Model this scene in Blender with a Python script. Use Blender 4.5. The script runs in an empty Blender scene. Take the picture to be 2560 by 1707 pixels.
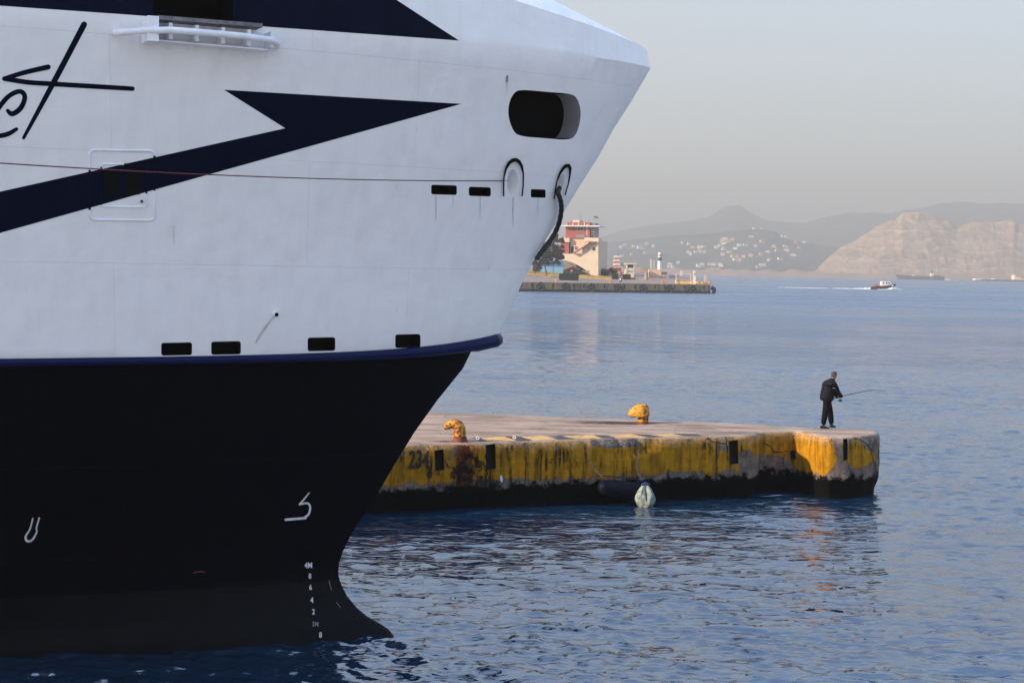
import bpy, bmesh, math, random
import numpy as np
from mathutils import Vector, Matrix, noise
from mathutils.bvhtree import BVHTree
from mathutils.geometry import tessellate_polygon

sc = bpy.context.scene
COL = sc.collection
R = math.radians
rnd = random.Random(7)

# ------------------------------------------------------------------ camera
F = 3911.0                      # focal length in pixels of the 2560 px wide photograph (55 mm)
ROLL, PITCH = R(0.974), math.atan(182.5 / F)
EYE = Vector((0, 0, 6.5))
_f = Vector((0, math.cos(PITCH), -math.sin(PITCH)))
_u = Vector((0, math.sin(PITCH), math.cos(PITCH)))
_x = Vector((1, 0, 0))
CR = _x * math.cos(ROLL) + _u * math.sin(ROLL)
CU = -_x * math.sin(ROLL) + _u * math.cos(ROLL)
cam_d = bpy.data.cameras.new('camera')
cam = bpy.data.objects.new('camera', cam_d)
COL.objects.link(cam)
cam.matrix_world = Matrix(((CR.x, CU.x, -_f.x, EYE.x), (CR.y, CU.y, -_f.y, EYE.y), (CR.z, CU.z, -_f.z, EYE.z), (0, 0, 0, 1)))
cam_d.sensor_width = 36
cam_d.lens = F / 2560 * 36
cam_d.clip_start = .1
cam_d.clip_end = 40000
sc.camera = cam

# ------------------------------------------------------------------ sky, sun, exposure
SUN_EL = R(24)
SUN_DIR = Vector((-math.cos(R(19)) * math.cos(SUN_EL), -math.sin(R(19)) * math.cos(SUN_EL), math.sin(SUN_EL)))
w = bpy.data.worlds.new('World')
sc.world = w
w.use_nodes = True
nt = w.node_tree
sky = nt.nodes.new('ShaderNodeTexSky')
sky.sky_type = 'NISHITA'
sky.sun_disc = False
sky.sun_elevation = SUN_EL
sky.sun_rotation = math.atan2(SUN_DIR.x, SUN_DIR.y)
sky.air_density = 1.0
sky.dust_density = 1.0
sky.ozone_density = 1.7
bg = nt.nodes['Background']
nt.links.new(sky.outputs[0], bg.inputs[0])
bg.inputs[1].default_value = 0.05
# thin high haze over the clear sky: evens the light out and pales it towards the horizon
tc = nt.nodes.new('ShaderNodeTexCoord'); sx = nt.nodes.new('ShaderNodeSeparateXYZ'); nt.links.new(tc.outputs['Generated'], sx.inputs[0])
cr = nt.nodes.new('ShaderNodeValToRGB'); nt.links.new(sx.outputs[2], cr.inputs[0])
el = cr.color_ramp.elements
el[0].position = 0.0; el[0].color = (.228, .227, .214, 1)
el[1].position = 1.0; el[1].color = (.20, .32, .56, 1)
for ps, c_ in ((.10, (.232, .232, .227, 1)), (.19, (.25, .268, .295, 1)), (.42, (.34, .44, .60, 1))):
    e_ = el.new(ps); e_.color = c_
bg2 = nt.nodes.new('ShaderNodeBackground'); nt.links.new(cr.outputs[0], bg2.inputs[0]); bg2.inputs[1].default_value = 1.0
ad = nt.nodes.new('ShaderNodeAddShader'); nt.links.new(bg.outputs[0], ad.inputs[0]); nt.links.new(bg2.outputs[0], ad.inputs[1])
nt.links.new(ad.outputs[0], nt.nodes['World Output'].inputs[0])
sl = bpy.data.lights.new('sun', 'SUN')
sl.energy = 5.0
sl.angle = R(.55)
sl.color = (1, .78, .54)
so = bpy.data.objects.new('sun', sl)
COL.objects.link(so)
so.rotation_euler = SUN_DIR.to_track_quat('Z', 'Y').to_euler()
sc.view_settings.view_transform = 'Standard'
sc.view_settings.look = 'None'
sc.view_settings.exposure = 1.0
sc.view_settings.gamma = 1
sc.cycles.use_denoising = True
sc.cycles.volume_max_steps = 64
sc.cycles.max_bounces = 6
sc.cycles.volume_bounces = 1
HAZE_DENSITY = 0.00036

# ------------------------------------------------------------------ pixel <-> place
def ray(x, y):
    return _f + CR * ((x - 1280) / F) - CU * ((y - 853.5) / F)
def at_z(x, y, z):
    d = ray(x, y)
    return EYE + d * ((z - EYE.z) / d.z)
def at(x, y, Y):
    d = ray(x, y)
    return EYE + d * (Y / d.y)

# ------------------------------------------------------------------ helpers
def link(name, me, parent=None, mats=()):
    for m in mats:
        me.materials.append(m)
    o = bpy.data.objects.new(name, me)
    COL.objects.link(o)
    if parent is not None:
        me.transform(parent.matrix_basis.inverted())
        if parent.parent is not None:
            me.transform(parent.parent.matrix_basis.inverted())
        o.parent = parent
    return o
def tag(o, label=None, cat=None, group=None, kind=None):
    if label: o['label'] = label
    if cat: o['category'] = cat
    if group: o['group'] = group
    if kind: o['kind'] = kind
    return o
def empty(name, loc, label, cat, group=None, rz=0):
    o = bpy.data.objects.new(name, None)
    COL.objects.link(o)
    o.matrix_basis = Matrix.Translation(Vector(loc)) @ Matrix.Rotation(rz, 4, 'Z')
    o.empty_display_size = .2
    return tag(o, label, cat, group)
def smooth(me, ang=35):
    me.polygons.foreach_set('use_smooth', [True] * len(me.polygons))
    me.set_sharp_from_angle(angle=R(ang))
class MB:
    """collects world-space geometry for ONE mesh"""
    def __init__(s):
        s.v, s.f, s.m, s.cur = [], [], [], 0
    def add(s, vs, fs):
        n = len(s.v)
        s.v += [tuple(p) for p in vs]
        for q in fs:
            s.f.append([n + i for i in q]); s.m.append(s.cur)
        return s
    def box(s, c, size, rot=None):
        hx, hy, hz = size[0] / 2, size[1] / 2, size[2] / 2
        vs = [Vector((x, y, z)) for x in (-hx, hx) for y in (-hy, hy) for z in (-hz, hz)]
        if rot is not None: vs = [rot @ p for p in vs]
        c = Vector(c)
        return s.add([p + c for p in vs], [(0, 1, 3, 2), (4, 6, 7, 5), (0, 4, 5, 1), (2, 3, 7, 6), (0, 2, 6, 4), (1, 5, 7, 3)])
    def tube(s, pts, r, n=10, cap=True):
        pts = [Vector(p) for p in pts]
        if not isinstance(r, (list, tuple)): r = [r] * len(pts)
        rings = []
        up = Vector((0, 0, 1))
        t0 = (pts[1] - pts[0]).normalized()
        a = up.cross(t0)
        if a.length < .05: a = Vector((1, 0, 0)).cross(t0)
        a.normalize()
        for i, p in enumerate(pts):
            t = (pts[min(i + 1, len(pts) - 1)] - pts[max(i - 1, 0)]).normalized()
            a = (a - t * a.dot(t)).normalized()
            b = t.cross(a)
            rings.append([p + (a * math.cos(2 * math.pi * k / n) + b * math.sin(2 * math.pi * k / n)) * r[i] for k in range(n)])
        return s.loft(rings, cap)
    def loft(s, rings, cap=True, close=True):
        n = len(rings[0]); vs = [p for q in rings for p in q]; fs = []
        for i in range(len(rings) - 1):
            for k in range(n if close else n - 1):
                a, b = i * n + k, i * n + (k + 1) % n
                fs.append((a, b, b + n, a + n))
        if cap:
            fs.append(tuple(range(n))[::-1]); fs.append(tuple((len(rings) - 1) * n + k for k in range(n)))
        return s.add(vs, fs)
    def lathe(s, c, prof, n=20):
        c = Vector(c)
        return s.loft([[c + Vector((r * math.cos(2 * math.pi * k / n), r * math.sin(2 * math.pi * k / n), z)) for k in range(n)] for r, z in prof])
    def prism(s, pts, d):
        """closed outline pts (world) extruded by vector d"""
        d = Vector(d); pts = [Vector(p) for p in pts]
        return s.loft([pts, [p + d for p in pts]])
    def build(s, name, mats, parent=None, ang=35, sm=True, fix=True):
        me = bpy.data.meshes.new(name)
        me.from_pydata(s.v, [], s.f)
        if fix:
            bm = bmesh.new(); bm.from_mesh(me)
            bmesh.ops.recalc_face_normals(bm, faces=bm.faces)
            bm.to_mesh(me); bm.free()
        me.polygons.foreach_set('material_index', s.m)
        if sm: smooth(me, ang)
        if not isinstance(mats, (list, tuple)): mats = [mats]
        return link(name, me, parent, mats)
def unit_box(x0, x1, y0, y1, Y, depth, Yf=None):
    """helper for far things: box whose camera-side face spans pixels x0..x1, y0..y1 at distance Y"""
    a, b = at(x0, y1, Y), at(x1, y0, Y)
    return Vector(((a.x + b.x) / 2, Y + depth / 2, (a.z + b.z) / 2)), (abs(b.x - a.x), depth, abs(b.z - a.z))
def pbox(mb, x0, x1, y0, y1, Y, depth):
    c, s = unit_box(x0, x1, y0, y1, Y, depth)
    return mb.box(c, s)

# ------------------------------------------------------------------ materials
def newmat(name):
    m = bpy.data.materials.new(name); m.use_nodes = True
    return m, m.node_tree, m.node_tree.nodes['Principled BSDF']
def N(t, typ, **kw):
    n = t.nodes.new(typ)
    for k, v in kw.items():
        if k in ('operation', 'blend_type', 'data_type', 'noise_dimensions', 'feature', 'distance', 'voronoi_dimensions', 'wave_type', 'bands_direction', 'interpolation_type', 'clamp', 'offset', 'vector_type'):
            setattr(n, k, v)
        else:
            n.inputs[k.replace('_', ' ')].default_value = v
    return n
def math_(t, op, a, b=None, c=None, clamp=False):
    n = t.nodes.new('ShaderNodeMath'); n.operation = op; n.use_clamp = clamp
    for i, q in enumerate((a, b, c)):
        if q is None: continue
        if isinstance(q, (int, float)): n.inputs[i].default_value = q
        else: t.links.new(q, n.inputs[i])
    return n.outputs[0]
def ramp(t, src, lo, hi, smoothstep=True):
    n = t.nodes.new('ShaderNodeMapRange'); n.interpolation_type = 'SMOOTHSTEP' if smoothstep else 'LINEAR'
    n.inputs[1].default_value = lo; n.inputs[2].default_value = hi
    t.links.new(src, n.inputs[0])
    return n.outputs[0]
def mixc(t, fac, a, b, mode='MIX'):
    n = t.nodes.new('ShaderNodeMix'); n.data_type = 'RGBA'; n.blend_type = mode
    for i, q in ((0, fac), (6, a), (7, b)):
        if isinstance(q, (int, float)): n.inputs[i].default_value = q
        elif isinstance(q, tuple): n.inputs[i].default_value = (*q[:3], 1)
        else: t.links.new(q, n.inputs[i])
    return n.outputs[2]
def coords(t, scale=(1, 1, 1), kind='Object'):
    c = t.nodes.new('ShaderNodeTexCoord'); m = t.nodes.new('ShaderNodeMapping')
    m.inputs['Scale'].default_value = scale
    t.links.new(c.outputs[kind], m.inputs[0])
    return m.outputs[0]
def geo_pos(t, scale=(1, 1, 1)):
    c = t.nodes.new('ShaderNodeNewGeometry'); m = t.nodes.new('ShaderNodeMapping')
    m.inputs['Scale'].default_value = scale
    t.links.new(c.outputs['Position'], m.inputs[0])
    return m.outputs[0], c.outputs['Position']
def nz(t, vec, scale, detail=4, rough=.55, dist=0):
    n = t.nodes.new('ShaderNodeTexNoise')
    n.inputs['Scale'].default_value = scale; n.inputs['Detail'].default_value = detail
    n.inputs['Roughness'].default_value = rough; n.inputs['Distortion'].default_value = dist
    t.links.new(vec, n.inputs['Vector'])
    return n.outputs[0]
def bump(t, bs, h, strength=.3, dist=.02):
    b = t.nodes.new('ShaderNodeBump'); b.inputs['Strength'].default_value = strength; b.inputs['Distance'].default_value = dist
    t.links.new(h, b.inputs['Height']); t.links.new(b.outputs[0], bs.inputs['Normal'])
    return b
def simple(name, col, rough=.6, var=.18, scale=3, spec=.5, metal=0, bmp=0, emit=None):
    m, t, b = newmat(name)
    p, _ = geo_pos(t)
    n = nz(t, p, scale, 5)
    c = mixc(t, ramp(t, n, .3, .7), tuple(q * (1 - var) for q in col), tuple(min(1, q * (1 + var)) for q in col))
    t.links.new(c, b.inputs['Base Color'])
    b.inputs['Roughness'].default_value = rough; b.inputs['Metallic'].default_value = metal
    b.inputs['Specular IOR Level'].default_value = spec
    if bmp: bump(t, b, nz(t, p, scale * 6, 4), .5, bmp)
    return m
def worn(name, col, under, amount=.5, scale=8, rough=.6, bmp=.01, z0=None):
    """paint `col` chipped to `under`"""
    m, t, b = newmat(name)
    p, _ = geo_pos(t)
    n = nz(t, p, scale, 8, .65)
    n2 = nz(t, p, scale * .23, 3)
    s = math_(t, 'ADD', n, math_(t, 'MULTIPLY', n2, .6))
    f = ramp(t, s, .8 + (.5 - amount) * .5 - .03, .8 + (.5 - amount) * .5 + .05)
    v = ramp(t, n2, .3, .7)
    c0 = mixc(t, v, tuple(q * .8 for q in col), col)
    t.links.new(mixc(t, f, c0, under), b.inputs['Base Color'])
    b.inputs['Roughness'].default_value = rough
    bump(t, b, n, .8, bmp)
    return m

M = {}
# ferry paint: plates with weld seams and slight dents (local ship coordinates)
def ship_paint(name, col, rough, seam=1.0, stain=.12, spec=.5, dent=1.0):
    m, t, b = newmat(name)
    v = coords(t)
    sep = t.nodes.new('ShaderNodeSeparateXYZ'); t.links.new(v, sep.inputs[0])
    cmb = t.nodes.new('ShaderNodeCombineXYZ'); t.links.new(sep.outputs[0], cmb.inputs[0]); t.links.new(sep.outputs[2], cmb.inputs[1])
    br = t.nodes.new('ShaderNodeTexBrick'); t.links.new(cmb.outputs[0], br.inputs[0])
    br.offset = .37; br.squash = 1
    br.inputs['Scale'].default_value = 1; br.inputs['Mortar Size'].default_value = .006; br.inputs['Mortar Smooth'].default_value = .6
    br.inputs['Brick Width'].default_value = 4.6; br.inputs['Row Height'].default_value = 1.62
    br.inputs['Color1'].default_value = (.45, .45, .45, 1); br.inputs['Color2'].default_value = (.55, .55, .55, 1); br.inputs['Mortar'].default_value = (.5, .5, .5, 1)
    big = nz(t, v, .55, 3)
    st = t.nodes.new('ShaderNodeMapping'); st.inputs['Scale'].default_value = (2.2, 2.2, .22); t.links.new(v, st.inputs[0])
    streak = nz(t, st.outputs[0], 1.6, 5, .6)
    f = ramp(t, streak, .38, .72)
    c = mixc(t, math_(t, 'MULTIPLY', f, stain), col, tuple(q * .62 for q in col))
    rm = nz(t, v, 9, 6, .7)
    c = mixc(t, math_(t, 'MULTIPLY', ramp(t, rm, .62, .8), stain * .8), c, tuple(q * z for q, z in zip(col, (.62, .52, .42))))
    c = mixc(t, .10 * seam, c, br.outputs[0], 'OVERLAY')
    c = mixc(t, math_(t, 'MULTIPLY', br.outputs[1], .12 * seam), c, tuple(q * .5 for q in col))
    t.links.new(c, b.inputs['Base Color'])
    t.links.new(ramp(t, big, .2, .8, False), b.inputs['Roughness'])
    rr = t.nodes.new('ShaderNodeMapRange'); rr.inputs[3].default_value = rough * .8; rr.inputs[4].default_value = rough * 1.25
    t.links.new(big, rr.inputs[0]); t.links.new(rr.outputs[0], b.inputs['Roughness'])
    b.inputs['Specular IOR Level'].default_value = spec
    # dents between frames: vertical stiffeners every 0.7 m and plate edges
    fr = math_(t, 'SINE', math_(t, 'MULTIPLY', sep.outputs[0], 2 * math.pi / .72))
    frz = math_(t, 'SINE', math_(t, 'MULTIPLY', sep.outputs[2], 2 * math.pi / .81))
    fr = math_(t, 'MULTIPLY', math_(t, 'MULTIPLY', fr, frz), ramp(t, nz(t, v, .8, 2), .4, .7))
    h = math_(t, 'ADD', math_(t, 'MULTIPLY', fr, .0035 * dent), math_(t, 'MULTIPLY', nz(t, v, 1.7, 3), .02 * dent))
    h = math_(t, 'ADD', h, math_(t, 'MULTIPLY', br.outputs[1], .005 * seam))
    bump(t, b, h, 1, 1)
    return m
M['white_hull'] = ship_paint('white_hull_paint', (.90, .88, .90), .26, .6, .15, .5, 1.5)
M['navy_hull'] = ship_paint('navy_hull_paint', (.0004, .0008, .0032), .30, .4, .3, .05, .8)
M['boot'] = ship_paint('lower_hull_band', (.0014, .0024, .0048), .42, .4, .6, .07, 1.4)  # slightly lighter colour on the lowest part of the hull
M['stripe'] = ship_paint('navy_stripe_paint', (.0004, .003, .017), .42, .5, .5, .04)
M['rub'] = ship_paint('rubbing_strake_paint', (.001, .006, .055), .38, 0, .3, .15, .3)
M['white_paint'] = simple('white_paint', (.84, .85, .91), .4, .08, 4)
M['grey_paint'] = simple('grey_paint', (.30, .29, .33), .5, .1, 2)
M['black'] = simple('matt_black', (.002, .002, .002), .8, .1, 2, .1)
M['deck_grey'] = simple('deck_grey', (.17, .16, .17), .7, .3, 8)
M['dark_rope'] = simple('dark_rope', (.006, .006, .007), .45, .5, 30, bmp=.01)
M['red_rope'] = simple('red_rope', (.13, .035, .04), .8, .3, 30)
M['mark_white'] = simple('mark_white', (.62, .62, .64), .6, .12, 12)
M['mark_dim'] = simple('mark_worn', (.16, .16, .17), .7, .5, 30)
M['mark_red'] = simple('mark_red', (.22, .03, .03), .7, .4, 30)

# ------------------------------------------------------------------ FERRY
TH = R(10)
SHIP0 = at_z(985, 1586, 0)
ferry = empty('ferry', SHIP0, 'huge white and navy ferry bow with blue arrow stripe filling the left side', 'ship', rz=TH)
SD = Vector((math.cos(TH), math.sin(TH), 0)); SN = Vector((math.sin(TH), -math.cos(TH), 0))
KT = [(-3, 1.2, .6, 9), (-.6, .62, .6, 9), (0, .40, .55, 9), (.5, .36, .6, 9), (1, .30, .75, 9.5), (2, .33, .85, 10), (3, .42, .88, 10), (4, .55, .88, 10.5), (4.9, .68, .86, 11), (5.1, .80, .78, 11.5), (7, .95, .74, 12), (10.1, 1.15, .70, 12.5), (14, 1.2, .7, 12.5)]
KZ = [k[0] for k in KT]
def hb(t, z):
    k, m, B = (float(np.interp(z, KZ, [q[i] for q in KT])) for i in (1, 2, 3))
    return B * (1 - math.exp(-k * max(t, 0) ** m / B))
def sheer(t, z):
    s = .25 * math.exp(-t / 1.3) * math.exp(-((z - 5.1) / 1.6) ** 2)
    return s - max(0, min(1, (z - 7) / 3.1)) * .014 * t * (z < 10.2)
LV = [(-3, .5), (-1.5, .85), (-.6, .6), (-.25, .3), (0, -.014), (.1, -.094), (.2, -.233), (.35, -.489), (.5, -.662), (.7, -.83), (.9, -.936), (1.0, -.97), (1.1, -.995), (1.3, -.982), (1.5, -.918), (1.8, -.775), (2.2, -.525), (2.6, -.26), (3, -.017), (3.5, .313), (4, .709), (4.5, 1.156), (4.85, 1.335), (4.95, 1.64), (5.02, 1.776), (5.2, 1.825), (5.5, 1.991), (6, 2.163), (6.5, 2.381), (7, 2.63), (7.5, 2.931), (8, 3.222), (8.5, 3.531), (9, 3.797), (9.5, 4.112), (9.8, 4.283), (10.1, 4.454)]
TT = [0] + [float(q) for q in np.geomspace(.004, 46, 120)]
def ship_pt(s, b, z):
    return SHIP0 + SD * s + SN * b + Vector((0, 0, z))
def build_hull():
    rows = []          # each row: list over t of (s, b, z)
    for z, sf in LV:
        rows.append([(sf - t, hb(t, z), z + sheer(t, z)) for t in TT])
    kn = rows[-1]
    rim = [min(10.42 + .15 * t, 13.2) for t in TT]
    for fr in (.12, .5, 1):
        rows.append([(4.454 - .07 * fr - t, hb(t, 10.1) - .04 * fr * min(1, t), kn[i][2] * (1 - fr) + rim[i] * fr) for i, t in enumerate(TT)])
    top = rows[-1]
    for q in (.85, .65, .4, .2):
        rows.append([(a, b * q, z + min(.30 * t, 1.4) * (1 - q ** 1.6)) for (a, b, z), t in zip(top, TT)])
    ridge = [(a, 0, z + min(.30 * t, 1.4)) for (a, b, z), t in zip(top, TT)]
    nT = len(TT)
    verts, faces, mats = [], [], []
    idx = {}
    def vid(r, i, sg):
        key = (r, i, 0 if i == 0 else sg)
        if key not in idx:
            s, b, z = rows[r][i]
            idx[key] = len(verts); verts.append(ship_pt(s, (0 if i == 0 else b) * sg, z))
        return idx[key]
    rid = []
    for i, (s, b, z) in enumerate(ridge):
        if i == 0: rid.append(None); continue
        rid.append(len(verts)); verts.append(ship_pt(s, 0, z))
    nR = len(rows)
    for sg in (1, -1):
        for r in range(nR - 1):
            z = LV[r][0] if r < len(LV) else 99
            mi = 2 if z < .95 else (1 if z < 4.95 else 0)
            for i in range(nT - 1):
                q = [vid(r, i, sg), vid(r, i + 1, sg), vid(r + 1, i + 1, sg), vid(r + 1, i, sg)]
                if sg < 0: q = q[::-1]
                faces.append(q); mats.append(mi)
        for i in range(nT - 1):
            q = [vid(nR - 1, i, sg), vid(nR - 1, i + 1, sg), rid[i + 1]] + ([rid[i]] if i else [])
            if sg < 0: q = q[::-1]
            faces.append(q); mats.append(0)
    # keel plate and stern bulkhead
    for i in range(nT - 1):
        q = [vid(0, i, 1), vid(0, i, -1), vid(0, i + 1, -1), vid(0, i + 1, 1)] if i else [vid(0, 0, 1), vid(0, 1, -1), vid(0, 1, 1)]
        faces.append(q); mats.append(2)
    st = [vid(r, nT - 1, 1) for r in range(nR)] + [rid[-1]] + [vid(r, nT - 1, -1) for r in range(nR - 1, -1, -1)]
    faces.append(st); mats.append(1)
    me = bpy.data.meshes.new('hull')
    me.from_pydata(verts, [], faces)
    me.polygons.foreach_set('material_index', mats)
    bm = bmesh.new(); bm.from_mesh(me)
    bmesh.ops.remove_doubles(bm, verts=bm.verts, dist=1e-5)
    bmesh.ops.recalc_face_normals(bm, faces=bm.faces)
    bm.to_mesh(me)
    tree = BVHTree.FromBMesh(bm)
    bm.free()
    return me, tree
hull_me, HB = build_hull()
def onhull(x, y, off=0.0):
    """point of the hull plating seen at pixel x,y, lifted `off` metres along its normal"""
    h = HB.ray_cast(EYE, ray(x, y).normalized())
    if h[0] is None:
        h = HB.find_nearest(at(x, y, 27))
    p, n = h[0], h[1]
    if n.dot(p - EYE) > 0: n = -n
    return p + n * off, n
def arc_pts(x0, x1, y0, y1, r, n=4, skew=0):
    pts = []
    for cx, cy, a0 in ((x1 - r, y0 + r, -90), (x1 - r, y1 - r, 0), (x0 + r, y1 - r, 90), (x0 + r, y0 + r, 180)):
        for k in range(n + 1):
            a = R(a0 + 90 * k / n)
            pts.append((cx + r * math.cos(a), cy + r * math.sin(a) + skew * (cx - x0)))
    return pts
def smooth_poly(pts, it=2):
    for _ in range(it):
        q = []
        for i in range(len(pts)):
            a, b = pts[i], pts[(i + 1) % len(pts)]
            q += [(a[0] * .75 + b[0] * .25, a[1] * .75 + b[1] * .25), (a[0] * .25 + b[0] * .75, a[1] * .25 + b[1] * .75)]
        pts = q
    return pts
cut = MB()
def cutter(pts, depth, side=3, right=None, cap=3, shift=(0, 0), sc_=1.0):  # black sides and caps paint in the dark inside the openings
    P = [onhull(x, y) for x, y in pts]
    n = sum((q[1] for q in P), Vector()) / len(P); n.normalize()
    n = Vector((n.x, n.y, n.z * .2)).normalized()
    c = sum((q[0] for q in P), Vector()) / len(P)
    sh = CR * shift[0] + Vector((0, 0, 1)) * shift[1]
    a = [q[0] + n * .6 - (0 if sc_ == 1 else 0) * n for q in P]
    b = [c + (q[0] - c) * sc_ - n * depth + sh for q in P]
    if sc_ != 1:
        a = [q[0] + (q[0] - c) * (1 - sc_) / depth * .3 + n * .3 - sh * .3 / depth for q in P]
    k = len(cut.v); m = len(P)
    cut.v += [tuple(p) for p in a + b]
    cx = sum(p[0] for p in pts) / m
    for i in range(m):
        j = (i + 1) % m
        cut.f.append([k + i, k + j, k + m + j, k + m + i])
        cut.m.append(right if right is not None and (pts[i][0] + pts[j][0]) / 2 > cx + 66 else side)
    cut.f.append([k + i for i in range(m)]); cut.m.append(cap)
    cut.f.append([k + m + i for i in range(m)][::-1]); cut.m.append(cap)
port = smooth_poly([(1300, 224), (1365, 230), (1430, 235), (1444, 247), (1453, 278), (1449, 312), (1440, 338), (1424, 351), (1360, 346), (1296, 341), (1281, 325), (1270, 290), (1272, 258), (1284, 233)], 2)
cutter(port, .42, 3, 4)  # right wall grey, the rest black: light and dark inside painted on
for x0, x1, y0, y1, r in ((1078, 1142, 462, 486, 5), (1172, 1227, 467, 490, 5), (1327, 1364, 473, 494, 4), (403, 480, 857, 889, 6), (528, 602, 854, 887, 6), (769, 838, 844, 878, 6), (988, 1051, 836, 870, 6)):
    cutter(arc_pts(x0, x1, y0, y1, r, 4, -.02 if y0 > 600 else .03), .22, 3)
cutter([(382, -80), (583, -80), (583, 58), (382, 44)], .9, 3)
def ell(cx, cy, rx, ry, n=20, tilt=0):
    return [(cx + rx * math.cos(2 * math.pi * k / n) + tilt * ry * math.sin(2 * math.pi * k / n), cy - ry * math.sin(2 * math.pi * k / n)) for k in range(n)]
cutter(ell(1282, 455, 14, 31), .30, 0, None, 4, (0, -.04), .42)
cutter(ell(1402, 458, 8, 23, 20, .22), .30, 0, None, 3, (0, -.04), .42)
# boolean the openings into the plating, then drop the cutter
cm = bpy.data.meshes.new('cutter'); cm.from_pydata(cut.v, [], cut.f); cm.polygons.foreach_set('material_index', cut.m)
bm = bmesh.new(); bm.from_mesh(cm); bmesh.ops.recalc_face_normals(bm, faces=bm.faces); bm.to_mesh(cm); bm.free()
def boolean(me, cme, mats, name):
    for m in mats: me.materials.append(m); cme.materials.append(m)
    a = bpy.data.objects.new('tmp_a', me); b = bpy.data.objects.new('tmp_b', cme)
    COL.objects.link(a); COL.objects.link(b)
    md = a.modifiers.new('b', 'BOOLEAN'); md.operation = 'DIFFERENCE'; md.object = b; md.solver = 'EXACT'
    dg = bpy.context.evaluated_depsgraph_get()
    out = bpy.data.meshes.new_from_object(a.evaluated_get(dg), depsgraph=dg)
    out.name = name
    bpy.data.objects.remove(a); bpy.data.objects.remove(b)
    print(name, 'boolean', len(me.polygons), '->', len(out.polygons))
    return out
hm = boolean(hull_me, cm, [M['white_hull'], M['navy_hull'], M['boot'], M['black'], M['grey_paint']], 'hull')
smooth(hm, 28)
link('hull', hm, ferry)

def decal(name, polys, mat, off=.004, grid=24, parent=None):
    """paint patch: pixel outlines dropped onto the plating and finely subdivided"""
    bm = bmesh.new()
    for pts in polys:
        vs = [bm.verts.new((x, y, 0)) for x, y in pts]
        bm.faces.new(vs)
    bmesh.ops.triangulate(bm, faces=bm.faces)
    xs = [v.co.x for v in bm.verts]; ys = [v.co.y for v in bm.verts]
    for ax, lo, hi in ((0, min(xs), max(xs)), (1, min(ys), max(ys))):
        g = lo + grid
        while g < hi:
            co = Vector((g, 0, 0)) if ax == 0 else Vector((0, g, 0))
            no = Vector((1, 0, 0)) if ax == 0 else Vector((0, 1, 0))
            bmesh.ops.bisect_plane(bm, geom=bm.verts[:] + bm.edges[:] + bm.faces[:], plane_co=co, plane_no=no, dist=1e-4)
            g += grid
    for v in bm.verts:
        v.co = onhull(v.co.x, v.co.y, off)[0]
    bmesh.ops.recalc_face_normals(bm, faces=bm.faces)
    me = bpy.data.meshes.new(name); bm.to_mesh(me); bm.free()
    for p in me.polygons: p.use_smooth = True
    return link(name, me, parent or ferry, [mat])
def stroke(pts, wd, n=6, sub=8):
    """outline of a brush stroke through pts with widths wd, round ends"""
    pts = [Vector((a, b)) for a, b in pts]
    if not isinstance(wd, (list, tuple)): wd = [wd] * len(pts)
    P, W_ = [], []
    for i in range(len(pts) - 1):
        p0 = pts[max(i - 1, 0)]; p1 = pts[i]; p2 = pts[i + 1]; p3 = pts[min(i + 2, len(pts) - 1)]
        for k in range(sub):
            u = k / sub
            P.append(.5 * ((2 * p1) + (p2 - p0) * u + (2 * p0 - 5 * p1 + 4 * p2 - p3) * u * u + (-p0 + 3 * p1 - 3 * p2 + p3) * u ** 3))
            W_.append(wd[i] * (1 - u) + wd[i + 1] * u)
    P.append(pts[-1]); W_.append(wd[-1])
    L, Rr = [], []
    for i, p in enumerate(P):
        t = (P[min(i + 1, len(P) - 1)] - P[max(i - 1, 0)]).normalized(); q = Vector((-t.y, t.x))
        L.append(p + q * W_[i] / 2); Rr.append(p - q * W_[i] / 2)
    quads = [[tuple(L[i]), tuple(L[i + 1]), tuple(Rr[i + 1]), tuple(Rr[i])] for i in range(len(P) - 1)]
    for p, ww, sgn in ((P[0], W_[0], -1), (P[-1], W_[-1], 1)):
        t = (P[1] - P[0] if sgn < 0 else P[-1] - P[-2]).normalized() * sgn; q = Vector((-t.y, t.x))
        quads.append([tuple(p + (q * math.cos(a) + t * math.sin(a)) * ww / 2) for a in [math.pi * k / n for k in range(n + 1)]])
    return quads
arrow = [(-260, 537), (713, 321), (560, 225), (1153, 260), (-260, 655)]
decal('painted_arrow_stripe', [arrow], M['stripe'])
tl = [(-260, -6), (0, 15), (300, 36), (379, 42)]
decal('painted_upper_stripe', [[(-260, -75), (382.5, -75), (382.5, 42), (300, 36), (0, 15), (-260, -6)], [(582.5, -75), (875, -75), (990, 0), (1147, 102), (880, 83), (582.5, 61)]], M['stripe'])
def in_poly(x, y, P):
    c = False
    for i in range(len(P)):
        (x1, y1), (x2, y2) = P[i], P[i - 1]
        if (y1 > y) != (y2 > y) and x < (x2 - x1) * (y - y1) / (y2 - y1) + x1: c = not c
    return c
def lettering(name, st, wd, k, mat=M['stripe'], sub=8):
    q = stroke(st, wd, sub=sub)
    o = decal(name, q, mat, .004 + .002 * k, 400)
    return o
lettering('painted_letter', [(210, 62), (138, 199), (59, 345)], [15, 14, 8], 0)
lettering('painted_letter', [(120, 168), (60, 182), (11, 197)], [13, 12, 11], 1)
lettering('painted_letter', [(11, 197), (70, 206), (130, 210), (230, 216), (331, 222)], [12, 12, 12, 12, 11], 2)
lettering('painted_letter', [(-22, 300), (0, 266), (23, 240), (50, 229), (62, 243), (52, 270), (31, 285), (19, 277)], [11, 12, 12, 12, 12, 13, 13, 9], 0)
lettering('painted_letter', [(-30, 338), (-4, 340), (20, 335), (41, 323)], [11, 12, 12, 9], 1)
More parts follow.
